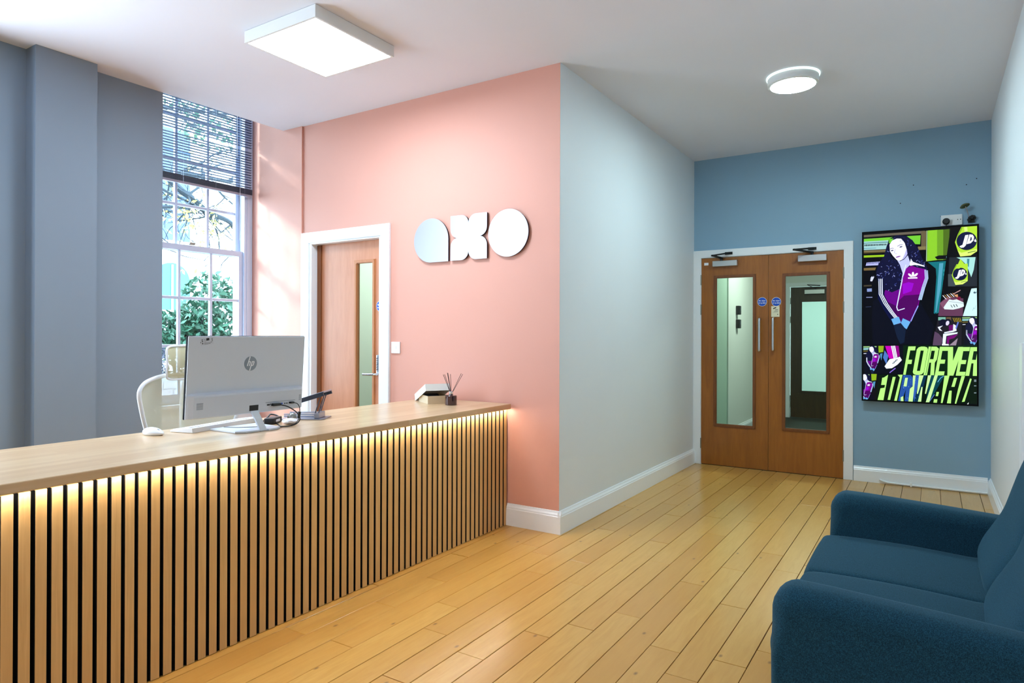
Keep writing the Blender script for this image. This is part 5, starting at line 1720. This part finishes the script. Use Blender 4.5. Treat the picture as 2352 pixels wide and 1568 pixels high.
# crumpled sleeve of paper and silver film
for nm, loc, m, lb, sz, sd in (('crumpled_paper', (-2.725, 2.195, ZT), m_paper, 'crumpled white paper between monitor stand and laptop riser', (0.085, 0.075, 0.026), 3), ('silver_wrapper', (-2.790, 2.262, ZT + 0.0005), m_cling, 'crumpled silver wrapper beside the laptop riser', (0.05, 0.045, 0.045), 9)):
    bm = bmesh.new(); bmesh.ops.create_icosphere(bm, subdivisions=3, radius=0.5)
    for v in bm.verts:
        d_ = noise.noise(v.co * 4.2 + Vector((sd, 0, 0))) * 0.32 + noise.noise(v.co * 9 + Vector((0, sd, 0))) * 0.14
        v.co = v.co * (1 + d_)
    zmin = min(v.co.z for v in bm.verts)
    for v in bm.verts: v.co = Vector((v.co.x * sz[0] + loc[0], v.co.y * sz[1] + loc[1], (v.co.z - zmin) * sz[2] + loc[2] + 0.0005))
    o = link(nm, bm, m)
    tag(o, lb, 'paper' if nm != 'silver_wrapper' else 'wrapper')

# laptop riser
lr = empty('laptop_stand', (-2.845, 2.395, ZT), math.radians(32), label='grey metal folding laptop riser right of the monitor', cat='laptop stand')
bm = bmesh.new(); prism(bm, [(-0.115, -0.075), (0.10, -0.075), (0.118, -0.045), (0.118, 0.075), (-0.115, 0.075)], 'z', 0.0006, 0.0045, bev=0.001)
link('base_plate', bm, m_alu, lr, local=True)
for yy in (-0.045, 0.045):
    bm = bmesh.new(); tube(bm, [(-0.10, yy, 0.016), (0.075, yy, 0.016)], 0.0045, 8); tube(bm, [(-0.10, yy, 0.026), (0.070, yy, 0.027)], 0.0035, 8)
    link('folding_rail', bm, m_alu, lr, smooth=True, local=True)
bm = B(0.062, 0.090, -0.055, 0.055, 0.005, 0.034, bev=0.003); link('hinge_block', bm, m_alu, lr, local=True)
for yy in (-0.05, 0.05):
    for dx in ((0.0, 0.018) if yy < 0 else (0.0,)):
        bm = bmesh.new(); tube(bm, [(0.066 + dx, yy, 0.028), (0.098 + dx * 0.9, yy, 0.128 - dx * 0.2)], 0.0028, 8)
        link('strut', bm, m_alu_dk, lr, smooth=True, local=True)
bm = bmesh.new()
b2 = bmesh.new(); holed(b2, -0.12, 0.125, -0.012, 0.011, -0.02, 0.012, -0.004, 0.004, -0.080, -0.070)
RT = Matrix.Translation((0, 0, 0.102)) @ Matrix.Rotation(math.radians(-17), 4, 'Y')
bmesh.ops.transform(b2, matrix=RT, verts=b2.verts)
tr = link('tray_rail', b2, m_alu_dk, lr, local=True)
b2 = bmesh.new(); holed(b2, -0.12, 0.125, -0.012, 0.011, -0.02, 0.012, -0.004, 0.004, 0.070, 0.080)
bmesh.ops.transform(b2, matrix=RT, verts=b2.verts); link('tray_rail', b2, m_alu_dk, lr, local=True)
b2 = B(0.050, 0.128, -0.069, 0.069, 0.004, 0.0125, bev=0.002); bmesh.ops.transform(b2, matrix=RT, verts=b2.verts)
link('tray_pad', b2, m_alu, lr, local=True)

# keyboard
kb = empty('keyboard', (-2.940, 1.945, ZT), math.radians(13.5), label='slim white keyboard on the desk between mouse and monitor', cat='keyboard')
bm = bmesh.new(); prism(bm, [(-0.066, 0.001), (0.066, 0.001), (0.064, 0.022), (0.056, 0.024), (-0.064, 0.009)], 'y', -0.228, 0.228, bev=0.0015)
link('keyboard_case', bm, m_white_pl, kb, local=True)
bm = bmesh.new()
sl_ = math.atan2(0.015, 0.12)
for r in range(5):
    xx = -0.052 + r * 0.0195
    n = 15
    for c in range(n):
        y0 = -0.218 + c * 0.0292
        rbox(bm, (xx, y0 + 0.0130, 0.0118 + (xx + 0.052) * 0.125), (0.0162, 0.0255, 0.0035), 0.0008, 1, Matrix.Rotation(-sl_, 3, 'Y'))
ks = link('keys', bm, m_signwhite, kb, local=True); ks['kind'] = 'stuff'
# mouse
ms_ = empty('computer_mouse', (-2.925, 1.617, ZT), math.radians(12), label='white computer mouse at the left end of the keyboard', cat='mouse')
bm = bmesh.new(); bmesh.ops.create_uvsphere(bm, u_segments=32, v_segments=20, radius=1)
for v in bm.verts:
    x_, y_, z_ = v.co
    zz = max(z_, -0.55)
    hgt = 0.033 * (1 - 0.22 * x_ - 0.12 * x_ * x_)
    v.co = Vector((x_ * 0.055, y_ * 0.031 * (1 - 0.08 * x_), (zz + 0.55) / 1.55 * hgt + 0.0006))
link('mouse_shell', bm, m_white_pl, ms_, smooth=True, local=True)
bm = bmesh.new(); b2 = bmesh.new(); lathe(b2, [(0.008, -0.003), (0.009, 0), (0.008, 0.003)], 0, 0, 16)
bmesh.ops.transform(b2, matrix=Matrix.Translation((0.028, 0, 0.0205)) @ Matrix.Rotation(PI / 2, 4, 'X'), verts=b2.verts)
link('scroll_wheel', b2, m_silver_lo, ms_, local=True); bm.free()

# reed diffuser
df = empty('reed_diffuser', (-2.615, 3.372, ZT), label='dark brown reed diffuser bottle at the far end of the desk', cat='diffuser')
bm = bmesh.new(); lathe(bm, [(0.034, 0.0005), (0.038, 0.003), (0.038, 0.058), (0.034, 0.062), (0.012, 0.0625)], -2.615, 3.372, 36, base=ZT)
link('bottle', bm, m_brown_glass, df, smooth=True)
bm = bmesh.new(); lathe(bm, [(0.0125, 0.0626), (0.0135, 0.064), (0.0135, 0.086), (0.011, 0.088)], -2.615, 3.372, 24, base=ZT)
link('collar', bm, m_chrome, df, smooth=True)
ru = Vector((0.843, 0.5375, 0))
for a, b_ in (((-0.002, 0.070), (-0.050, 0.196)), ((0.0, 0.070), (-0.040, 0.197)), ((0.001, 0.070), (-0.024, 0.207)), ((0.002, 0.070), (-0.021, 0.205)), ((0.002, 0.070), (-0.003, 0.199)), ((0.004, 0.070), (0.066, 0.203)), ((0.006, 0.070), (0.076, 0.199))):
    p0 = Vector((-2.615, 3.372, ZT + a[1])) + ru * a[0] * 0.6; p1 = Vector((-2.615, 3.372, ZT + b_[1])) + ru * b_[0] + Vector((-0.5375, 0.843, 0)) * rnd.uniform(-0.012, 0.012)
    bm = bmesh.new(); tube(bm, [p0, p1], 0.0016, 6); link('reed', bm, m_reed, df, smooth=True)

# white box with its lid askew
bx = empty('card_box', (-2.82, 3.44, ZT), math.radians(-32.7), label='white card box with a tilted lid beside the reed diffuser', cat='box')
# local x runs from the low left end to the raised right end, local y towards the wall
def P3(x, y, z): return (x, y, z)
bm = bmesh.new()
Lb, Wb, Hb = 0.20, 0.145, 0.052
cx0 = -0.085
for (a0, a1, b0, b1, z0, z1) in ((cx0, cx0 + Lb, -0.072, -0.072 + Wb, 0.0006, 0.003), (cx0, cx0 + Lb, -0.072, -0.070, 0.003, Hb), (cx0, cx0 + Lb, 0.071, 0.073, 0.003, Hb), (cx0, cx0 + 0.002, -0.070, 0.071, 0.003, Hb), (cx0 + Lb - 0.002, cx0 + Lb, -0.070, 0.071, 0.003, Hb)):
    box(bm, a0, a1, b0, b1, z0, z1)
link('box_base', bm, m_card, bx, local=True)
bm = bmesh.new(); rbox(bm, (cx0 + 0.03, 0.0, 0.03), (0.05, 0.12, 0.04), 0.012, 3, Matrix.Rotation(0.3, 3, 'Y')); link('grey_lining', bm, m_alu_dk, bx, local=True)
b2 = bmesh.new()
for (a0, a1, b0, b1, z0, z1) in ((0, 0.255, -0.085, 0.085, 0.043, 0.046), (0, 0.255, -0.085, -0.083, 0, 0.043), (0, 0.255, 0.083, 0.085, 0, 0.043), (0, 0.002, -0.083, 0.083, 0, 0.043), (0.253, 0.255, -0.083, 0.083, 0, 0.043)):
    box(b2, a0, a1, b0, b1, z0, z1)
bmesh.ops.transform(b2, matrix=Matrix.Translation((-0.128, 0.0, 0.0016)) @ Matrix.Rotation(math.radians(-19.5), 4, 'Y'), verts=b2.verts)
link('box_lid', b2, m_box, bx, local=True)

# ------------------------------------------------------------------ office chair behind the desk
ch = empty('office_chair', (-3.20, 2.068, 0), label='white framed beige mesh office chair behind the desk', cat='chair')
CYc, CXc = 2.068, -3.40
def bx_(dy): return CXc + 0.75 * dy * dy
half = [(0.0, 1.036), (-0.10, 1.036), (-0.16, 1.032), (-0.215, 1.020), (-0.262, 1.003), (-0.290, 0.975), (-0.2975, 0.945), (-0.290, 0.90), (-0.272, 0.83), (-0.252, 0.765), (-0.236, 0.70), (-0.215, 0.60), (-0.17, 0.53), (-0.08, 0.505), (0.0, 0.50)]
outl = [(d, z) for d, z in half] + [(-d, z) for d, z in half[::-1][1:-1]]
path = [Vector((bx_(d), CYc + d, z)) for d, z in outl]
n = len(path); sp = []
for i in range(n):
    a, b_, c, d = path[i - 1], path[i], path[(i + 1) % n], path[(i + 2) % n]
    for j in range(5):
        t = j / 5
        sp.append(0.5 * ((2 * b_) + (c - a) * t + (2 * a - 5 * b_ + 4 * c - d) * t * t + (-a + 3 * b_ - 3 * c + d) * t ** 3))
bm = bmesh.new(); tube(bm, sp, 0.0105, 10, closed=True); link('back_frame', bm, m_chair_fr, ch, smooth=True)
# mesh panel: rows across
bm = bmesh.new()
def half_w(z):
    pts = half
    best = 0
    for (d0, z0), (d1, z1) in zip(pts, pts[1:]):
        lo, hi = min(z0, z1), max(z0, z1)
        if lo <= z <= hi and hi > lo:
            t = (z - z0) / (z1 - z0); best = max(best, -(d0 + (d1 - d0) * t))
    return best
rows = []
for i in range(25):
    z_ = 0.506 + (1.033 - 0.506) * i / 24; w_ = max(0.02, half_w(z_)) - 0.004
    rows.append([bm.verts.new((bx_(w_ * (k / 12 - 1)) - 0.0, CYc + w_ * (k / 12 - 1), z_)) for k in range(25)])
for A, C in zip(rows, rows[1:]):
    for k in range(24): bm.faces.new([A[k], A[k + 1], C[k + 1], C[k]])
link('mesh_panel', bm, m_mesh, ch, smooth=True)
bm = bmesh.new()
rows = []
for i in range(13):
    v_ = i / 12; z_ = 1.012 + 0.178 * v_
    w_ = 0.152 * (1 - 0.0 * v_)
    row = []
    for k in range(17):
        u_ = k / 8 - 1
        # rounded rectangle via superellipse pull
        uu, vv = u_, v_ * 2 - 1
        s_ = 1.0
        m_ = (abs(uu) ** 7 + abs(vv) ** 7) ** (1 / 7)
        mx_ = max(abs(uu), abs(vv))
        if m_ > 0: s_ = mx_ / m_
        row.append(bm.verts.new((CXc + 0.022 + 0.9 * (uu * s_ * 0.152) ** 2 + 0.018 * (1 - (vv) ** 2), CYc + uu * s_ * 0.152, 1.101 + vv * s_ * 0.089)))
    rows.append(row)
for A, C in zip(rows, rows[1:]):
    for k in range(16): bm.faces.new([A[k], A[k + 1], C[k + 1], C[k]])
hr = link('headrest', bm, m_mesh_head, ch, smooth=True)
rim = [Vector((CXc + 0.022 + 0.9 * (a * 0.152) ** 2 + 0.018 * (1 - b_ * b_), CYc + a * 0.152, 1.101 + b_ * 0.089)) for a, b_ in [(math.copysign(abs(math.cos(t)) ** (2 / 7), math.cos(t)), math.copysign(abs(math.sin(t)) ** (2 / 7), math.sin(t))) for t in [2 * PI * i / 48 for i in range(48)]]]
bm = bmesh.new(); tube(bm, rim, 0.0055, 8, closed=True); link('headrest_rim', bm, m_chair_fr, hr, smooth=True)
bm = bmesh.new(); tube(bm, smooth_path([(CXc - 0.01, CYc, 1.02), (CXc - 0.035, CYc, 1.05), (CXc + 0.015, CYc, 1.09)], 5), 0.011, 8); link('headrest_post', bm, m_chair_fr, ch, smooth=True)
bm = bmesh.new(); tube(bm, smooth_path([(CXc - 0.012, CYc, 1.03), (CXc - 0.05, CYc, 0.9), (CXc - 0.05, CYc, 0.7), (CXc - 0.02, CYc, 0.50), (CXc + 0.08, CYc, 0.42), (-3.22, CYc, 0.415)], 5), 0.016, 8); link('spine', bm, m_chair_fr, ch, smooth=True)
link('seat', B(-3.375, -2.965 - 0.0, CYc - 0.25, CYc + 0.25, 0.425, 0.478, bev=0.022, seg=4), m_mesh_head, ch, smooth=True)
for s_ in (-1, 1):
    yy = CYc + s_ * 0.285
    bm = bmesh.new(); tube(bm, smooth_path([(-3.24, CYc + s_ * 0.2, 0.415), (-3.24, yy, 0.43), (-3.24, yy, 0.66)], 5), 0.013, 8); link('armrest_post', bm, m_chair_fr, ch, smooth=True)
    link('armrest', B(-3.34, -3.11, yy - 0.04, yy + 0.04, 0.66, 0.69, bev=0.012, seg=3), m_black, ch, smooth=True)
bm = bmesh.new(); lathe(bm, [(0.028, 0.10), (0.028, 0.28), (0.018, 0.285), (0.018, 0.42)], -3.20, CYc, 20); link('gas_lift', bm, m_chrome, ch, smooth=True)
for i in range(5):
    a = 2 * PI * i / 5 + 0.3
    dx, dy = math.cos(a), math.sin(a)
    bm = bmesh.new(); tube(bm, [(-3.20 + dx * 0.02, CYc + dy * 0.02, 0.11), (-3.20 + dx * 0.28, CYc + dy * 0.28, 0.075)], [0.022, 0.013], 8); lg_ = link('base_leg', bm, m_chair_fr, ch, smooth=True)
    b2 = bmesh.new(); lathe(b2, [(0.026, -0.018), (0.028, -0.014), (0.028, 0.014), (0.026, 0.018)], 0, 0, 18)
    bmesh.ops.transform(b2, matrix=Matrix.Translation((-3.20 + dx * 0.28, CYc + dy * 0.28, 0.0285)) @ Matrix.Rotation(a, 4, 'Z') @ Matrix.Rotation(PI / 2, 4, 'X'), verts=b2.verts)
    link('caster', b2, m_black, lg_, smooth=True)

# ------------------------------------------------------------------ outside the window
struct('ground', B(-40, -5.25, -25, 40, -0.6, -0.5), mat('pale_paving', (200, 200, 196), 0.9, bump=0.3))
m_fac = mat('pale_render', (235, 236, 240), 0.9)
m_bluewin = mat('blue_window_glass', (12, 54, 104), 0.3, spec=0.8)
m_teal = mat('teal_window_glass', (40, 106, 120), 0.4)
bd = empty('building', (-18, 12, -0.5), label='pale rendered building beyond the garden with tall blue windows', cat='building')
link('facade', B(-22, -17.0, 4, 26, -0.5, 7.0), m_fac, bd)
for y0, y1, z0, z1 in ((9.2, 10.35, 3.75, 8.4), (12.8, 13.9, 3.75, 6.6), (6.3, 7.4, 3.75, 6.6)):
    bm = bmesh.new(); b2 = bmesh.new()
    box(bm, -17.02, -16.96, y0, y1, z0, min(z1, 6.7)); w_ = link('window', bm, m_bluewin, bd)
    bm = bmesh.new()
    for k in range(1, 3): box(bm, -16.96, -16.93, y0 + (y1 - y0) * k / 3 - 0.02, y0 + (y1 - y0) * k / 3 + 0.02, z0, min(z1, 6.7))
    for k in range(1, 6): box(bm, -16.96, -16.93, y0, y1, z0 + 0.6 * k - 0.02, z0 + 0.6 * k + 0.02)
    link('window_bars', bm, m_bluewin, w_); b2.free()
yc, zb_ = 9.85, 1.9
bm = bmesh.new(); prism(bm, [(yc - 0.5, zb_), (yc + 0.5, zb_), (yc + 0.5, zb_ + 0.75)] + arc(yc, zb_ + 0.75, 0.5, 0, 180, 14)[1:-1] + [(yc - 0.5, zb_ + 0.75)], 'x', -17.04, -16.95)
w_ = link('arched_window', bm, m_teal, bd)
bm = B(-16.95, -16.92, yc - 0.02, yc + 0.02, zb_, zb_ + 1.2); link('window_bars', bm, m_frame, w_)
# garden wall of pale bricks
gw = empty('garden_wall', (-6.7, 4.0, -0.5), label='low pale brick garden wall outside under the hedge', cat='garden wall')
link('mortar_core', B(-6.80, -6.704, 2.6, 5.6, -0.5, 0.80), mat('mortar', (176, 180, 190), 0.95), gw)
m_brick = wood('pale_brick', (205, 204, 210), (186, 186, 196), (176, 170, 176), 'y', rough=0.9, stretch=1.2, scale=8, vary=0.8)
bb = B(-0.05, 0.05, -0.1025, 0.1025, -0.0325, 0.0325, bev=0.003, seg=1)
bmesh.ops.recalc_face_normals(bb, faces=bb.faces)
bme = bpy.data.meshes.new('brick'); bb.to_mesh(bme); bb.free(); bme.materials.append(m_brick)
for r in range(16):
    z_ = -0.33 + r * 0.075
    for k in range(10):
        y_ = 3.05 + k * 0.215 + (0.1075 if r % 2 else 0)
        if z_ > 0.79: continue
        o = bpy.data.objects.new('brick', bme); COL.objects.link(o); o.parent = gw; o.location = (-6.745 + 6.7 + rnd.uniform(-0.001, 0.001), y_ - 4.0, z_ + 0.5)

def foliage(name, parent, centres, n, size, m, rseed):
    r = random.Random(rseed); vs = []; fs = []
    for i in range(n):
        c, rad = r.choice(centres)
        while True:
            p_ = Vector([r.uniform(-1, 1) for _ in range(3)])
            if p_.length <= 1: break
        p_ = Vector((c[0] + p_.x * rad[0], c[1] + p_.y * rad[1], c[2] + p_.z * rad[2]))
        a = Vector([r.uniform(-1, 1) for _ in range(3)]).normalized(); b_ = a.cross(Vector([r.uniform(-1, 1) for _ in range(3)])).normalized()
        s_ = size * r.uniform(0.6, 1.3)
        k = len(vs)
        vs += [p_ - a * s_, p_ - b_ * s_ * 0.42 + a * s_ * 0.1, p_ + a * s_, p_ + b_ * s_ * 0.42 + a * s_ * 0.1]; fs.append((k, k + 1, k + 2, k + 3))
    me = bpy.data.meshes.new(name); off = ori(parent)
    me.from_pydata([v - off for v in vs], [], fs); me.materials.append(m)
    o = bpy.data.objects.new(name, me); COL.objects.link(o); o.parent = parent; o['kind'] = 'stuff'
    return o
m_leaf = mat('laurel_leaf', (40, 84, 62), 0.5)
m_leaf2 = mat('plum_leaf', (62, 64, 78), 0.6)
m_leaf3 = mat('yellow_leaf', (206, 200, 96), 0.6)
m_bark = mat('bark', (44, 54, 62), 0.9, bump=0.6)
def bush(loc, cs, n, size, m, seed, label):
    e = empty('garden_bush', loc, label=label, cat='bush')
    bm = bmesh.new()
    for i in range(4): tube(bm, [(loc[0], loc[1], -0.5), (cs[i % len(cs)][0][0], cs[i % len(cs)][0][1] + 0.1 * (i - 1.5), cs[i % len(cs)][0][2])], [0.03, 0.012], 6)
    link('stem', bm, m_bark, e)
    foliage('leaves', e, cs, n, size, m, seed)
bush((-7.6, 4.55, -0.5), [((-7.6, 4.95, 1.50), (0.4, 0.42, 0.55)), ((-7.75, 4.55, 1.25), (0.3, 0.4, 0.30)), ((-7.6, 5.1, 0.9), (0.4, 0.6, 0.9)), ((-7.6, 4.8, 0.7), (0.4, 0.62, 0.8))], 5200, 0.050, m_leaf, 2, 'glossy green laurel hedge outside the lower sash')
bush((-7.15, 3.86, -0.5), [((-7.15, 3.84, 0.95), (0.22, 0.24, 0.40)), ((-7.15, 3.86, 0.5), (0.22, 0.26, 0.6))], 1500, 0.036, m_leaf2, 5, 'dusky plum shrub outside at the left of the window')
# tree with a limb reaching across the window
tr = empty('garden_tree', (-8.0, 3.6, -0.5), label='bare-limbed tree with a few yellow leaves outside the window', cat='tree')
bm = bmesh.new(); tube(bm, smooth_path([(-8.0, 3.6, -0.5), (-8.02, 3.65, 1.5), (-7.95, 3.75, 3.2), (-8.1, 3.7, 5.5), (-8.0, 4.2, 7.0)], 5), [0.17 - 0.005 * i for i in range(21)], 10)
link('trunk', bm, m_bark, tr, smooth=True)
bm = bmesh.new(); tips = []
rt = random.Random(21)
def limb(p0, d, ln, r0, depth):
    pts = [Vector(p0)]; d = Vector(d).normalized(); k = 5
    for i in range(k):
        d = (d + Vector([rt.uniform(-0.25, 0.25) for _ in range(3)])).normalized(); pts.append(pts[-1] + d * ln / k)
    tube(bm, smooth_path(pts, 2), [max(0.003, r0 * (1 - 0.6 * i / (2 * k))) for i in range(2 * k + 1)], 5)
    if depth > 0:
        for i in range(1, k + 1):
            for s_ in range(2 if depth > 1 else 1):
                q = pts[i]; nd = (d + Vector((rt.uniform(-0.5, 0.5), rt.uniform(-1, 1), rt.uniform(-1.0, 0.8)))).normalized()
                limb(q, nd, ln * rt.uniform(0.35, 0.6), r0 * 0.42, depth - 1)
    else: tips.append(pts[-1])
limb((-7.95, 3.75, 3.25), (0.0, 1.0, -0.12), 2.3, 0.05, 2)
limb((-7.98, 3.72, 4.0), (0.1, 1.0, 0.1), 2.3, 0.035, 2)
limb((-8.05, 3.70, 2.75), (0.0, 1.0, 0.0), 1.6, 0.018, 2)
limb((-8.05, 3.70, 4.8), (0.1, 1.0, -0.1), 2.3, 0.035, 2)
def bough(pts, r0, r1):
    P_ = smooth_path(pts, 5); tube(bm, P_, [r0 + (r1 - r0) * i / (len(P_) - 1) for i in range(len(P_))], 7)
    for i in range(3, len(P_) - 1, 2):
        d_ = Vector((rt.uniform(-0.4, 0.4), rt.uniform(-0.7, 1), rt.uniform(-1.2, 0.7)))
        limb(P_[i], d_, rt.uniform(0.25, 0.6), r1 * 0.55, 1)
bough([(-7.97, 3.75, 3.55), (-8.0, 4.3, 3.42), (-8.0, 4.727, 3.092), (-8.0, 4.90, 3.0), (-8.0, 5.14, 2.85), (-8.0, 5.40, 2.79), (-8.0, 5.62, 2.68), (-8.0, 6.0, 2.62)], 0.050, 0.024)
bough([(-8.0, 3.78, 2.6), (-8.02, 4.3, 2.78), (-8.0, 4.64, 2.84), (-8.0, 4.90, 2.88), (-8.0, 5.05, 3.0)], 0.030, 0.010)
bough([(-8.0, 5.14, 2.85), (-8.0, 5.27, 2.57), (-8.0, 5.30, 2.28)], 0.016, 0.006)
bough([(-8.0, 4.87, 2.88), (-8.0, 4.84, 2.70), (-8.0, 4.74, 2.39)], 0.012, 0.005)
bough([(-8.0, 4.85, 3.03), (-8.0, 5.02, 3.2), (-8.0, 5.05, 3.5)], 0.018, 0.008)
br_ = link('branches', bm, m_bark, tr, smooth=True); br_['kind'] = 'stuff'
vs = [((t.x, t.y, t.z), (0.10, 0.10, 0.09)) for t in tips if rt.random() < 0.55]
foliage('leaves', tr, vs, 420, 0.042, m_leaf3, 8)
foliage('leaves', tr, [((-8.0, 4.92, 2.75), (0.15, 0.16, 0.16)), ((-8.0, 4.80, 2.62), (0.12, 0.1, 0.12)), ((-8.0, 5.1, 2.62), (0.12, 0.1, 0.16))], 60, 0.032, m_leaf3, 28)
foliage('leaves', tr, [((-8.2, 4.9, 4.9), (0.6, 0.9, 0.9)), ((-8.2, 5.3, 4.2), (0.4, 0.5, 0.5))], 700, 0.05, m_leaf, 18)
